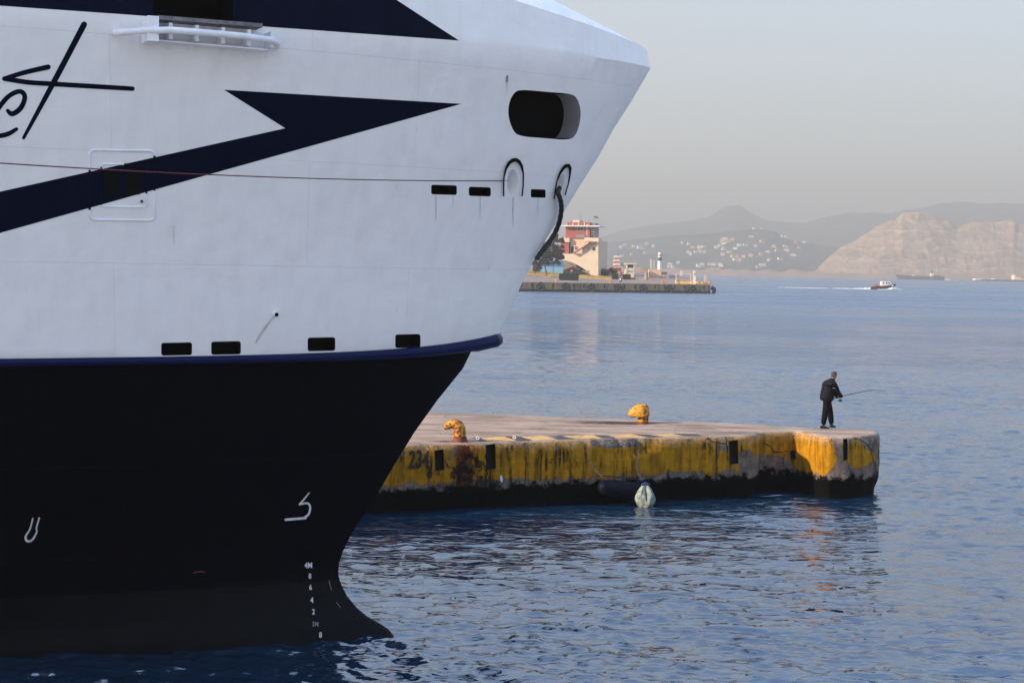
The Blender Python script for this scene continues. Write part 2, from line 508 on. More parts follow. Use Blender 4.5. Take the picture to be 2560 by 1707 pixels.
# hull symbols
lettering('thruster_mark', [(773, 1231), (760, 1247), (749, 1260)], [2.5, 4, 5], 0, M['mark_white'])
lettering('thruster_mark', [(749, 1260), (768, 1257), (775, 1266), (772, 1283), (763, 1292)], [4, 5, 5, 5, 6], 1, M['mark_white'])
lettering('thruster_mark', [(763, 1294), (738, 1296), (714, 1298)], [6, 6, 6], 2, M['mark_white'])
lettering('bulb_mark', [(82, 1295), (75, 1321), (65, 1338), (65, 1348), (72, 1352), (82, 1347), (92, 1328), (91, 1319), (98, 1294)], [4, 4, 5, 6, 6, 5, 4, 4, 4], 0, M['mark_white'])
lettering('red_scratch', [(484, 1431), (494, 1428), (512, 1429)], [2, 2.5, 2], 0, M['mark_red'])
lettering('paint_scrape', [(822, 1450), (825, 1462), (829, 1475)], [1.2, 1.6, 1], 0, M['mark_dim'])
lettering('paint_scrape', [(841, 1504), (846, 1512), (852, 1518)], [1, 1.6, 1], 0, M['mark_dim'])
def text_polys(body, cx, cy, h, wsc=.8, slant=0, rot=0):
    cu = bpy.data.curves.new('t', 'FONT'); cu.body = body; cu.align_x = 'CENTER'; cu.resolution_u = 3; cu.offset = .018
    o = bpy.data.objects.new('t', cu); COL.objects.link(o)
    dg = bpy.context.evaluated_depsgraph_get()
    me = bpy.data.meshes.new_from_object(o.evaluated_get(dg), depsgraph=dg)
    bpy.data.objects.remove(o)
    out = []
    k = h / .70
    for p in me.polygons:
        q = []
        for i in p.vertices:
            v = me.vertices[i].co
            x, y = v.x * k * wsc, -(v.y - .35) * k
            x += slant * y
            q.append((cx + x * math.cos(rot) - y * math.sin(rot), cy + x * math.sin(rot) + y * math.cos(rot)))
        out.append(q)
    return out
for body, cx, cy, h, mt in (('4M', 771, 1412, 14, 'mark_white'), ('8', 774.5, 1439, 13, 'mark_white'), ('6', 776, 1467, 13, 'mark_white'), ('4', 779.5, 1499, 14, 'mark_white'), ('2', 783.5, 1528, 13, 'mark_white'), ('3M', 788, 1559, 12, 'mark_dim'), ('8', 801, 1586, 13, 'mark_white')):
    decal('draft_mark', text_polys(body, cx, cy, h, .78), M[mt], .006, 500)

# ---- door frame in the stripe, raised beads painted like the plating behind them
def bead(name, px, r, off):
    mb = MB(); px = px + [px[0]]
    for i in range(len(px) - 1):
        (x0, y0), (x1, y1) = px[i], px[i + 1]
        n = max(1, int(math.hypot(x1 - x0, y1 - y0) / 12))
        for k in range(n):
            a = (x0 + (x1 - x0) * k / n, y0 + (y1 - y0) * k / n); b = (x0 + (x1 - x0) * (k + 1) / n, y0 + (y1 - y0) * (k + 1) / n)
            mb.cur = 1 if in_poly((a[0] + b[0]) / 2, (a[1] + b[1]) / 2, arrow) else 0
            pa, pb = onhull(*a, off)[0], onhull(*b, off)[0]
            mb.tube([pa, pb], r, 8)
    return mb.build(name, [M['white_paint'], M['stripe']], ferry)
def skewed(pts, x0, s): return [(x, y + (x - x0) * s) for x, y in pts]
bead('shell_door_frame', skewed(arc_pts(224, 386, 375, 549, 12), 224, .012), .016, .004)
bead('hatch_frame', skewed(arc_pts(253, 366, 410, 516, 7), 253, .012), .013, .004)
for x0, x1 in ((258, 296), (314, 351)):
    decal('hatch_window', [arc_pts(x0, x1, 426, 486, 4, 3)], M['black'], .010, 40)
mb = MB(); p, n = onhull(354, 503); mb.tube([p, p + n * .03], .018, 10); mb.build('hatch_bolt', M['black'], ferry)
mb = MB(); p, n = onhull(688, 784); mb.tube([p - n * .05, p + n * .06], .045, 14); mb.build('overboard_pipe', M['white_paint'], ferry)
mb = MB(); mb.tube([p + n * .055, p + n * .066], .032, 14); mb.build('pipe_bore', M['black'], ferry)
mb = MB(); p, n = onhull(1268, 197); mb.box(p, (.03, .05, .10)); mb.build('drain', M['deck_grey'], ferry)
def stain_mat():
    m, t, b = newmat('soot_stain')
    v = coords(t)
    t.links.new(mixc(t, ramp(t, nz(t, v, 3, 4), .3, .7), (.43, .42, .46), (.58, .58, .64)), b.inputs['Base Color'])
    b.inputs['Roughness'].default_value = .5
    return m

M['soot'] = simple('rusty_run', (.60, .55, .53), .6, .15, 6)
for k_, (x, y0, y1, w_) in enumerate(((1090, 489, 556, 2.4), (1132, 489, 520, 1.6), (1200, 492, 548, 2), (1283, 495, 566, 3), (1345, 497, 536, 2), (1268, 205, 238, 1.6), (992, 462, 474, 1.6), (1222, 662, 676, 1.4), (434, 566, 612, 2), (992, 772, 784, 1.4))):
    lettering('stain_run', [(x, y0), (x + rnd.uniform(-1, 1), (y0 + y1) / 2), (x + rnd.uniform(-1, 1), y1)], [w_, w_ * .8, w_ * .3], 0, M['soot'])
lettering('stain_run', [(684, 792), (668, 812), (650, 838), (640, 856)], [3, 6, 8, 4], 0, M['soot'])
# ---- mooring platform with pipe fender
def hp(x, y, off):
    p, n = onhull(x, y); n = Vector((n.x, n.y, 0)).normalized()
    return p + n * off
mb = MB()
def plank(x0, y0, x1, y1, th, off0, off1, n=6):
    for i in range(n):
        xa, ya = x0 + (x1 - x0) * i / n, y0 + (y1 - y0) * i / n
        xb, yb = x0 + (x1 - x0) * (i + 1) / n, y0 + (y1 - y0) * (i + 1) / n
        q = [hp(xa, ya, off0), hp(xb, yb, off0), hp(xb, yb, off1), hp(xa, ya, off1)]
        mb.prism(q, (0, 0, -th))
plank(384, 46, 641, 66, .055, -.05, .30)
mb.build('platform_top', M['deck_grey'], ferry)
mb = MB(); mb.prism([hp(356, 47, -.05), hp(384, 49, -.05), hp(384, 49, .33), hp(356, 47, .33)], (0, 0, -.35)); mb.build('platform_block', M['white_paint'], ferry)
for i, x in enumerate((410, 475, 539, 603, 660)):
    yt = 50 + (x - 380) * .083
    if i < 5:
        xx = x - 25 + 64 * 0 
        mb = MB()
        a = hp(x + 40 - 0 if x < 640 else x - 20, yt + 14, 0); d = SD * .05
        q = [hp(x, yt + 12, -.03), hp(x, yt + 12, .30), hp(x, yt + 52, .30), hp(x, yt + 52, .06), hp(x, yt + 78, -.03)]
        mb.prism([p for p in q], SD * .05)
        mb.build('bracket', M['white_paint'], ferry)
mb = MB(); plank(360, 103, 655, 128, .02, -.04, .26, 5); mb.build('lower_shelf', M['white_paint'], ferry)
px = [(288, 80, .02), (296, 82, .20), (340, 82, .34), (410, 82, .42), (500, 89, .42), (580, 96, .42), (650, 104, .38), (680, 110, .24), (691, 113, .02)]
mb = MB(); mb.tube([hp(x, y + 3, o) for x, y, o in px], .048, 14); mb.build('pipe_fender', M['white_paint'], ferry)

# ---- rubbing strake between white topsides and navy hull
mb = MB()
zr = 5.0
prof = []
tt = [t for t in TT if t < 46]
def strake_ring(t, sg):
    z = zr + sheer(t, zr)
    sf = 1.72
    c = ship_pt(sf - t, 0, z); b = hb(t, 5.02)
    e = 1e-3
    t2 = t + .01 + t * .02
    d = (ship_pt(sf - t2, sg * hb(t2, 5.02), z) - ship_pt(sf - t, sg * hb(t, 5.02), z)).normalized()
    nn = Vector((-d.y, d.x, 0)) * (sg)
    if t == 0: nn = SD.copy()
    p = ship_pt(sf - t, sg * b, z)
    up = Vector((0, 0, 1))
    g = math.exp(-t / 2.2); o = .06 + .07 * g; h = .055 + .06 * g
    return [p - nn * .10 + up * h, p + nn * o * .75 + up * h * .8, p + nn * o * 1.1 + up * h * .2, p + nn * o * 1.1 - up * h * .6, p + nn * o * .5 - up * h * 1.2, p - nn * .35 - up * h * (1.0 + .8 * g)]
rings = [strake_ring(t, -1) for t in reversed(tt) if t > .05] + [strake_ring(0, 1)] + [strake_ring(t, 1) for t in tt if t > .05]
mb.loft(rings, True, True)
mb.build('rubbing_strake', M['rub'], ferry, ang=70)

# ---- hawse pipes
def collar(px, bell_c, name):
    a = empty_part = None
    outer = [onhull(x, y, .05)[0] for x, y in px]
    base = [onhull(x, y, -.05)[0] for x, y in px]
    cx = sum(p[0] for p in px) / len(px); cy = sum(p[1] for p in px) / len(px)
    mb = MB()
    rim = [onhull(x, y, .035)[0] for x, y in px]
    mb.tube(rim, [.012 + .024 * max(0, (cy - p[1]) / 45) for p in px], 8)  # black rim, thickest on top: the collar's shadow gap painted in
    o = mb.build(name, M['black'], ferry)
    rim2 = [onhull(cx + (x - cx) * .86, cy + 3 + (y - cy) * .88, .01)[0] for x, y in px]
    mb = MB(); mb.tube(rim2, .014, 8)
    mb.build('inner_lip', M['white_paint'], o)
a1 = [(1256, 489), (1256, 460), (1257, 440), (1262, 420), (1270, 406), (1280, 399), (1287, 398), (1294, 402), (1301, 413), (1305, 432), (1305, 460), (1302, 489)]
a2 = [(1382, 496), (1385, 472), (1389, 452), (1396, 433), (1405, 419), (1412, 413), (1418, 412), (1422, 419), (1421, 436), (1417, 458), (1409, 486)]
collar(a1, (1282, 455), 'hawse_collar_shade'); collar(a2, (1402, 458), 'hawse_collar_shade')

# ---- ropes (top level)
pts = [(1399, 470, -.05), (1395, 482, .09), (1399, 493, .10), (1403, 510, .085), (1403, 530, .085), (1398, 556, .085), (1387, 583, .085), (1371, 608, .08), (1352, 632, .06), (1341, 648, .03)]
P = [at(x, y, onhull(x - 16, y)[0].y + (.10 if o < 0 else -.02)) for x, y, o in pts]
def catmull(P, sub=6):
    out = []
    for i in range(len(P) - 1):
        p0, p1, p2, p3 = P[max(i - 1, 0)], P[i], P[i + 1], P[min(i + 2, len(P) - 1)]
        for k in range(sub):
            u = k / sub
            out.append(.5 * ((2 * p1) + (p2 - p0) * u + (2 * p0 - 5 * p1 + 4 * p2 - p3) * u * u + (-p0 + 3 * p1 - 3 * p2 + p3) * u ** 3))
    out.append(P[-1]); return out
mb = MB(); Q = catmull(P, 6); mb.tube(Q, [.043 + .004 * math.sin(i * 1.7) for i in range(len(Q))], 12)
tag(mb.build('mooring_hose', M['dark_rope']), 'thick black hose hanging from the forward hawse hole of the ferry', 'hose')
a = onhull(1272, 453, -.02)[0]; b = at(-420, 378, 17)
pts = []
for i in range(41):
    u = i / 40; p = a.lerp(b, u); p.z -= .12 * 4 * u * (1 - u) * .8; pts.append(p)
mb = MB(); mb.tube(pts, .009, 6)
tag(mb.build('mooring_line', M['red_rope']), 'thin reddish line stretched along the white ferry side to the hawse hole', 'rope')

# ------------------------------------------------------------------ WATER
def build_water():
    rs = np.random.RandomState(3)
    az = np.concatenate([np.linspace(-75, -27, 40, endpoint=False), np.linspace(-27, 27, 760), np.linspace(27, 75, 40)[1:]]) * math.pi / 180
    rr = np.concatenate([np.linspace(3, 14, 12, endpoint=False), np.geomspace(14, 110, 860, endpoint=False), np.geomspace(110, 260, 130, endpoint=False), np.geomspace(260, 30000, 60)])
    AZ, RR = np.meshgrid(az, rr)
    X = RR * np.sin(AZ); Y = RR * np.cos(AZ)
    Z = np.zeros_like(X)
    step = np.maximum(np.gradient(rr)[:, None], RR * .0013)
    k_all = []
    for lam, amp, n, spread in ((5.2, .007, 9, .9), (2.6, .006, 14, 1.0), (1.3, .0070, 22, 1.0), (.74, .0074, 30, 1.0), (.43, .0047, 30, 1.2)):
        for i in range(n):
            L = lam * math.exp(rs.uniform(-.33, .33)); th = math.radians(250) + rs.normal(0, .55 * spread)
            k = 2 * math.pi / L; ph = rs.uniform(0, 2 * math.pi)
            a = amp * 1.5 * math.exp(rs.uniform(-.3, .3)) / math.sqrt(n) * 2
            fade = np.clip((L / (step * 2.2)) - 1, 0, 1)
            w_ = np.sin(k * (X * math.cos(th) + Y * math.sin(th)) + ph + .6 * np.sin(X * .21 + i) + .5 * np.sin(Y * .17 + 2 * i))
            Z += a * fade * (w_ + .25 * (w_ * w_ - .5))
    # gusts and slicks: rougher and calmer areas
    g = .78 + .3 * np.sin(X * .045 + 1.3 * np.sin(Y * .06) + .5) * np.sin(Y * .11 + 1.1 * np.sin(X * .05))
    Z *= g
    # low sheltered water right against the pier and bow
    n0, n1 = X.shape
    co = np.stack([X, Y, Z], -1).reshape(-1, 3)
    idx = np.arange(n0 * n1).reshape(n0, n1)
    q = np.stack([idx[:-1, :-1], idx[:-1, 1:], idx[1:, 1:], idx[1:, :-1]], -1).reshape(-1, 4)
    me = bpy.data.meshes.new('sea')
    me.vertices.add(len(co)); me.vertices.foreach_set('co', co.ravel())
    me.loops.add(q.size); me.loops.foreach_set('vertex_index', q.ravel())
    me.polygons.add(len(q)); me.polygons.foreach_set('loop_start', np.arange(0, q.size, 4)); me.polygons.foreach_set('loop_total', np.full(len(q), 4))
    me.polygons.foreach_set('use_smooth', np.ones(len(q), bool))
    me.update(); me.validate()
    if me.polygons[0].normal.z < 0: me.flip_normals()
    m, t, b = newmat('sea_water')
    _, pos = geo_pos(t)
    def mp(sx, sy, rot=0):
        n = t.nodes.new('ShaderNodeMapping'); n.inputs['Scale'].default_value = (sx, sy, 1); n.inputs['Rotation'].default_value = (0, 0, rot)
        t.links.new(pos, n.inputs[0]); return n.outputs[0]
    gust = nz(t, mp(.012, .03, .2), 1, 4, .6)
    gf = ramp(t, gust, .36, .66)
    h1 = nz(t, mp(1.5, 4.0, .12), 1, 2, .5, .5)
    h2 = nz(t, mp(.34, .95, -.12), 1, 3, .5, .6)
    h3 = nz(t, mp(.07, .16, .12), 1, 3, .55)
    h = math_(t, 'ADD', math_(t, 'MULTIPLY', h1, .13), math_(t, 'MULTIPLY', h2, .30))
    h = math_(t, 'ADD', h, math_(t, 'MULTIPLY', h3, .35))
    h = math_(t, 'MULTIPLY', h, math_(t, 'ADD', .45, math_(t, 'MULTIPLY', gf, .8)))
    sy_ = t.nodes.new('ShaderNodeSeparateXYZ'); t.links.new(pos, sy_.inputs[0])
    h = math_(t, 'MULTIPLY', h, math_(t, 'ADD', .75, math_(t, 'MULTIPLY', ramp(t, sy_.outputs[1], 40, 200), 2.0)))   # open water beyond the pier is choppier
    bump(t, b, h, 1, 1)
    far_tint = ramp(t, sy_.outputs[1], 30, 200)
    t.links.new(mixc(t, far_tint, (.003, .022, .054), (.005, .054, .135)), b.inputs['Base Color'])  # shade near the hull and reflected sky blue far out, put into the colour
    b.inputs['IOR'].default_value = 2.8
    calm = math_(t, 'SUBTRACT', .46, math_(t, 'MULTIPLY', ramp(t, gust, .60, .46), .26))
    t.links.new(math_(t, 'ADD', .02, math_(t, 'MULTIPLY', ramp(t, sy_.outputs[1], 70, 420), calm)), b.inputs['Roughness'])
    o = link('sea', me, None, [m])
    return tag(o, 'blue rippled harbour water', None, None, 'structure')
build_water()

# ------------------------------------------------------------------ NEAR PIER
PZ = 1.8
def build_pier():
    front = [(600, 1129), (1016, 1112), (1300, 1103.5), (1580, 1096), (1760, 1091), (1880, 1088), (1897, 1086), (1899, 1079.5), (1940, 1078), (1989, 1076.5), (2056, 1090), (2075, 1092), (2120, 1092), (2165, 1090), (2192, 1086), (2201, 1080), (2196, 1075.5), (2170, 1073.5)]
    back = [(2100, 1070), (2017, 1066), (1890, 1059), (1758, 1053.5), (1580, 1047), (1073, 1029), (600, 1012)]
    pts = [at_z(x, y, PZ).xy for x, y in front + back]
    pts = [Vector((-45, pts[0].y - .0 - 10.5))] + pts + [Vector((-45, pts[-1].y - 1))]
    # resample
    out = []
    for i in range(len(pts)):
        a, b = pts[i], pts[(i + 1) % len(pts)]
        L = (b - a).length; fr = i < len(front) + 1 and i > 0
        n = max(1, int(L / (.07 if fr else .3)))
        for k in range(n): out.append((a.lerp(b, k / n), fr))
    P = [p for p, _ in out]
    # soften corners
    for _ in range(2):
        P = [(P[i - 1] + P[i] * 2 + P[(i + 1) % len(P)]) / 4 for i in range(len(P))]
    n = len(P)
    area = sum(P[i].x * P[(i + 1) % n].y - P[(i + 1) % n].x * P[i].y for i in range(n))
    sg = 1 if area > 0 else -1
    nor = []
    for i in range(n):
        d = (P[(i + 2) % n] - P[i - 2]).normalized(); nor.append(Vector((d.y, -d.x)) * sg)
    lev = [(-2.5, -.25), (-.3, -.16), (.1, -.13), (.25, -.10), (.38, -.06), (.48, -.02)] + [(z, 0) for z in np.arange(.56, 1.62, .075)] + [(1.66, -.005), (1.70, -.015), (1.74, -.035), (1.775, -.07), (1.795, -.12), (1.80, -.2)]
    rings = []
    for z, off in lev:
        ring = []
        for i in range(n):
            p = P[i]
            q = Vector((p.x * 1.1, p.y * 1.1, z * 1.6))
            a = noise.fractal(q * 1.6, 1, 2, 5) * .030 + noise.noise(q * 9) * .008
            chip = noise.noise(Vector((p.x * .9, p.y * .9, 3.7))) + .5 * noise.noise(Vector((p.x * 4.1, p.y * 4.1, 1.2)))
            e = 0
            if z > 1.5: e = -max(0, chip - .12) * .2 * (z - 1.5) / .3
            big = noise.noise(Vector((p.x * .55 + 5, p.y * .55, z * .9)))
            e -= max(0, big - .25) * .16 * (1 if z < 1.75 else .6)
            if z < .6: a *= 2.0
            dz = -max(0, chip - .25) * .03 if z > 1.69 else 0
            o = off + a * (1 if z < 1.79 else .4) + e
            ring.append(Vector((p.x + nor[i].x * o, p.y + nor[i].y * o, z + dz)))
        rings.append(ring)
    vs = [p for r in rings for p in r]; fs = []
    for i in range(len(rings) - 1):
        for k in range(n):
            a, b = i * n + k, i * n + (k + 1) % n
            fs.append((a, b, b + n, a + n))
    base = (len(rings) - 1) * n
    for tri in tessellate_polygon([rings[-1]]): fs.append(tuple(base + i for i in tri))
    for tri in tessellate_polygon([rings[0]]): fs.append(tuple(tri))
    me = bpy.data.meshes.new('pier_body'); me.from_pydata(vs, [], fs)
    bm = bmesh.new(); bm.from_mesh(me); bmesh.ops.recalc_face_normals(bm, faces=bm.faces); bm.to_mesh(me)
    tree = BVHTree.FromBMesh(bm); bm.free()
    return me, tree
pier_me, PB = build_pier()
def onpier(x, y, off=0.0):
    h = PB.ray_cast(EYE, ray(x, y).normalized())
    p, n = (h[0], h[1]) if h[0] is not None else (at_z(x, y, PZ), Vector((0, 0, 1)))
    if n.dot(p - EYE) > 0: n = -n
    return p + n * off, n

def pier_material():
    m, t, b = newmat('weathered_quay')
    v, pos = geo_pos(t)
    g = t.nodes.new('ShaderNodeNewGeometry')
    sep = t.nodes.new('ShaderNodeSeparateXYZ'); t.links.new(pos, sep.inputs[0])
    sn = t.nodes.new('ShaderNodeSeparateXYZ'); t.links.new(g.outputs['Normal'], sn.inputs[0])
    X, Z, NZ = sep.outputs[0], sep.outputs[2], sn.outputs[2]
    n_big = nz(t, v, .75, 6, .62, .3)
    n_mid = nz(t, v, 3.2, 8, .68, .2)
    n_fine = nz(t, v, 26, 6, .7)
    st = t.nodes.new('ShaderNodeMapping'); st.inputs['Scale'].default_value = (3.4, 3.4, .35); t.links.new(pos, st.inputs[0])
    streak = nz(t, st.outputs[0], 1.5, 6, .65)
    st2 = t.nodes.new('ShaderNodeMapping'); st2.inputs['Scale'].default_value = (9, 9, .5); t.links.new(pos, st2.inputs[0])
    streak2 = nz(t, st2.outputs[0], 1.0, 5, .65)
    # paint
    paint = mixc(t, ramp(t, n_mid, .3, .7), (.30, .145, .006), (.46, .22, .008))
    paint = mixc(t, math_(t, 'MULTIPLY', ramp(t, streak, .46, .62), .55), paint, (.085, .045, .008))
    # recently painted right-hand facet is more orange
    conc = mixc(t, ramp(t, n_mid, .3, .72), (.075, .058, .050), (.21, .165, .14))
    conc = mixc(t, math_(t, 'MULTIPLY', ramp(t, n_fine, .56, .74), .55), conc, (.50, .45, .43))
    # where the paint is gone: low down, broken patches, more towards the pier head
    s = math_(t, 'ADD', n_big, math_(t, 'MULTIPLY', n_mid, .55))
    s = math_(t, 'ADD', s, math_(t, 'MULTIPLY', ramp(t, Z, 1.0, .52), .30))
    s = math_(t, 'ADD', s, math_(t, 'MULTIPLY', ramp(t, X, 7.5, 12.0), .13))
    s = math_(t, 'ADD', s, math_(t, 'MULTIPLY', ramp(t, Z, 1.68, 1.80), .12))
    def blob_(px_, py_, rx, rz, k):
        q = at_z(px_, py_, 0); q = EYE + (q - EYE) * ((47 if px_ > 1800 else 42) / q.y)
        q = onpier(px_, py_)[0]
        dx = math_(t, 'DIVIDE', math_(t, 'SUBTRACT', X, q.x), rx); dz = math_(t, 'DIVIDE', math_(t, 'SUBTRACT', Z, q.z), rz)
        d = math_(t, 'ADD', math_(t, 'MULTIPLY', dx, dx), math_(t, 'MULTIPLY', dz, dz))
        return math_(t, 'MULTIPLY', ramp(t, d, 1.3, .2), k)
    for a_ in ((1925, 1170, 1.0, .45, .30), (1880, 1150, .5, .4, .18), (2092, 1150, .45, .7, .25), (2175, 1100, .4, .35, .25), (2150, 1180, .8, .3, .16), (1140, 1140, .35, .3, .22), (1540, 1108, .9, .15, .25), (1700, 1195, .9, .22, .16)):
        s = math_(t, 'ADD', s, blob_(*a_))
    s = math_(t, 'SUBTRACT', s, blob_(2022, 1130, .7, .9, .26)); s = math_(t, 'SUBTRACT', s, blob_(2150, 1130, .45, .5, .16)); s = math_(t, 'SUBTRACT', s, blob_(1960, 1110, .5, .35, .2)); s = math_(t, 'SUBTRACT', s, blob_(1350, 1150, 3.2, .5, .10))
    gone = ramp(t, s, .90, .925)
    col = mixc(t, gone, paint, conc)
    # mould and soot
    mould = math_(t, 'MULTIPLY', ramp(t, streak2, .50, .64), ramp(t, n_big, .40, .56))
    col = mixc(t, math_(t, 'MULTIPLY', mould, .92), col, (.010, .008, .006))
    edge = ramp(t, math_(t, 'ADD', Z, math_(t, 'MULTIPLY', n_mid, .6)), 1.80, 1.98)
    col = mixc(t, math_(t, 'MULTIPLY', math_(t, 'MULTIPLY', edge, ramp(t, n_fine, .42, .62)), .6), col, (.46, .38, .32))
    # rust below the first bollard
    def near(cx, w_):
        d = math_(t, 'ABSOLUTE', math_(t, 'SUBTRACT', X, cx)); return ramp(t, d, w_, w_ * .2)
    bx = at_z(1152, 1104, PZ).x
    rust = math_(t, 'MULTIPLY', near(bx + .12, .42), ramp(t, math_(t, 'ADD', streak2, math_(t, 'MULTIPLY', n_mid, .35)), .50, .66))
    rust = math_(t, 'MULTIPLY', rust, ramp(t, Z, .35, .7))
    rc = mixc(t, ramp(t, n_fine, .35, .65), (.035, .007, .003), (.17, .045, .012))
    col = mixc(t, rust, col, rc)
    dk = math_(t, 'MULTIPLY', near(bx + .2, 1.15), ramp(t, math_(t, 'ADD', n_big, math_(t, 'MULTIPLY', n_mid, .7)), .88, .94))
    dk = math_(t, 'MULTIPLY', dk, ramp(t, NZ, .6, .3))
    col = mixc(t, math_(t, 'MULTIPLY', dk, .9), col, (.012, .006, .005))
    # cracks
    vo = t.nodes.new('ShaderNodeTexVoronoi'); vo.feature = 'DISTANCE_TO_EDGE'; vo.inputs['Scale'].default_value = .62
    wv = t.nodes.new('ShaderNodeVectorMath'); wv.operation = 'MULTIPLY_ADD'
    nn = t.nodes.new('ShaderNodeTexNoise'); nn.inputs['Scale'].default_value = 1.4; nn.inputs['Detail'].default_value = 6; t.links.new(v, nn.inputs['Vector'])
    t.links.new(nn.outputs[1], wv.inputs[0]); wv.inputs[1].default_value = (1.2, 1.2, 1.2); t.links.new(v, wv.inputs[2]); t.links.new(wv.outputs[0], vo.inputs['Vector'])
    form = math_(t, 'FRACT', math_(t, 'MULTIPLY', Z, 3.4))
    form = ramp(t, form, .07, .0)
    col = mixc(t, math_(t, 'MULTIPLY', form, .28), col, (.03, .02, .01))
    crack = math_(t, 'MULTIPLY', ramp(t, vo.outputs[0], .016, .003), math_(t, 'MULTIPLY', ramp(t, n_big, .52, .58), .8))
    col = mixc(t, crack, col, (.006, .005, .004))
    # top surface
    tm = t.nodes.new('ShaderNodeMapping'); tm.inputs['Scale'].default_value = (.35, 1.1, 1); tm.inputs['Rotation'].default_value = (0, 0, -.2); t.links.new(pos, tm.inputs[0])
    tn = nz(t, tm.outputs[0], 1.1, 7, .62, .3)
    top = mixc(t, ramp(t, tn, .32, .66), (.22, .168, .135), (.41, .315, .25))
    top = mixc(t, math_(t, 'MULTIPLY', ramp(t, nz(t, v, 1.3, 6, .7), .56, .68), .55), top, (.10, .085, .08))
    top = mixc(t, math_(t, 'MULTIPLY', ramp(t, n_fine, .60, .74), .5), top, (.50, .46, .43))
    def stain(cx, cy, rx, ry):
        dx = math_(t, 'DIVIDE', math_(t, 'SUBTRACT', X, cx), rx); dy = math_(t, 'DIVIDE', math_(t, 'SUBTRACT', sep.outputs[1], cy), ry)
        d = math_(t, 'ADD', math_(t, 'MULTIPLY', dx, dx), math_(t, 'MULTIPLY', dy, dy))
        return ramp(t, math_(t, 'ADD', d, math_(t, 'MULTIPLY', n_mid, 1.6)), 1.7, .7)
    q = at_z(1600, 1057, PZ); top = mixc(t, math_(t, 'MULTIPLY', stain(q.x - .8, q.y - .1, 1.9, .75), .9), top, (.022, .018, .017))
    q = at_z(1770, 1063, PZ); top = mixc(t, math_(t, 'MULTIPLY', stain(q.x - .6, q.y, 1.3, .35), .7), top, (.05, .042, .04))
    q = at_z(1152, 1104, PZ); top = mixc(t, math_(t, 'MULTIPLY', stain(q.x - .3, q.y, .9, .3), .85), top, (.10, .03, .012))
    istop = ramp(t, math_(t, 'ADD', NZ, math_(t, 'MULTIPLY', math_(t, 'SUBTRACT', n_fine, .5), .5)), .62, .80)
    col = mixc(t, istop, col, top)
    # shade painted in with the weed and wet band
    wet_shade = ramp(t, math_(t, 'ADD', Z, math_(t, 'MULTIPLY', math_(t, 'SUBTRACT', n_mid, .5), .9)), .70, .56)
    col = mixc(t, wet_shade, col, (.0015, .0015, .0012))
    t.links.new(col, b.inputs['Base Color'])
    b.inputs['Roughness'].default_value = .85; b.inputs['Specular IOR Level'].default_value = .08
    h = math_(t, 'ADD', math_(t, 'MULTIPLY', n_fine, .012), math_(t, 'MULTIPLY', n_mid, .05))
    h = math_(t, 'SUBTRACT', h, math_(t, 'MULTIPLY', gone, .012)); h = math_(t, 'SUBTRACT', h, math_(t, 'MULTIPLY', crack, .03))
    bump(t, b, h, .9, 1)
    return m
M['quay'] = pier_material()
pier = empty('concrete_pier', at_z(1600, 1080, PZ), 'long low concrete pier head with flaking yellow paint beside the dark ferry bow', 'pier')
cut2 = MB()
for x0, x1, y0, y1 in ((1086, 1111, 1126, 1178), (1214, 1240, 1112, 1175), (1822, 1846, 1102, 1162), (2107, 2119, 1098, 1152), (1975, 1990, 1128, 1152)):
    pts = [(x0, y0), (x1 - 2, y0 - 3), (x1, y1 - 4), (x0 + 2, y1)]
    P = [onpier(x, y)[0] for x, y in pts]
    d = Vector((-.12, 1, 0)).normalized()
    cut2.loft([[p - d * .25 for p in P], [p + d * .22 for p in P]])
cm = bpy.data.meshes.new('cutter2'); cm.from_pydata(cut2.v, [], cut2.f); cm.polygons.foreach_set('material_index', [1] * len(cut2.f))
bm = bmesh.new(); bm.from_mesh(cm); bmesh.ops.recalc_face_normals(bm, faces=bm.faces); bm.to_mesh(cm); bm.free()
pm = boolean(pier_me, cm, [M['quay'], simple('niche_shade', (.008, .007, .006), .9, .4, 6)], 'pier_body')  # niche faces near black: the dark of the recess put into the colour
smooth(pm, 50)
link('pier_body', pm, pier)
def pdecal(name, polys, mat, off, n=None):
    bm = bmesh.new()
    for pts in polys:
        bm.faces.new([bm.verts.new((x, y, 0)) for x, y in pts])
    bmesh.ops.triangulate(bm, faces=bm.faces)
    xs = [v.co.x for v in bm.verts]; g = min(xs) + 8
    while g < max(xs):
        bmesh.ops.bisect_plane(bm, geom=bm.verts[:] + bm.edges[:] + bm.faces[:], plane_co=(g, 0, 0), plane_no=(1, 0, 0), dist=1e-4); g += 8
    for v in bm.verts:
        v.co = onpier(v.co.x, v.co.y, off)[0]
    me = bpy.data.meshes.new(name); bm.to_mesh(me); bm.free()
    return link(name, me, pier, [mat])
def flat_decal(name, quad, mat):
    P = [at_z(x, y, PZ) for x, y in quad]
    mb = MB(); nx, ny = 14, 4
    vs = []
    for j in range(ny + 1):
        for i in range(nx + 1):
            u, v = i / nx, j / ny
            p = (P[0] * (1 - u) + P[1] * u) * (1 - v) + (P[3] * (1 - u) + P[2] * u) * v
            h = PB.ray_cast(Vector((p.x, p.y, 4)), Vector((0, 0, -1)))
            e = .03 * noise.noise(p * 6)
            vs.append(Vector((p.x + e, p.y + e, (h[0].z if h[0] else PZ) + .005)))
    mb.add(vs, [(j * (nx + 1) + i, j * (nx + 1) + i + 1, (j + 1) * (nx + 1) + i + 1, (j + 1) * (nx + 1) + i) for j in range(ny) for i in range(nx)])
    return mb.build(name, mat, pier, fix=False)
M['hz_black'] = simple('worn_black_paint', (.035, .033, .036), .8, .35, 9)
M['hz_yellow'] = simple('worn_yellow_paint', (.50, .30, .10), .8, .3, 7)
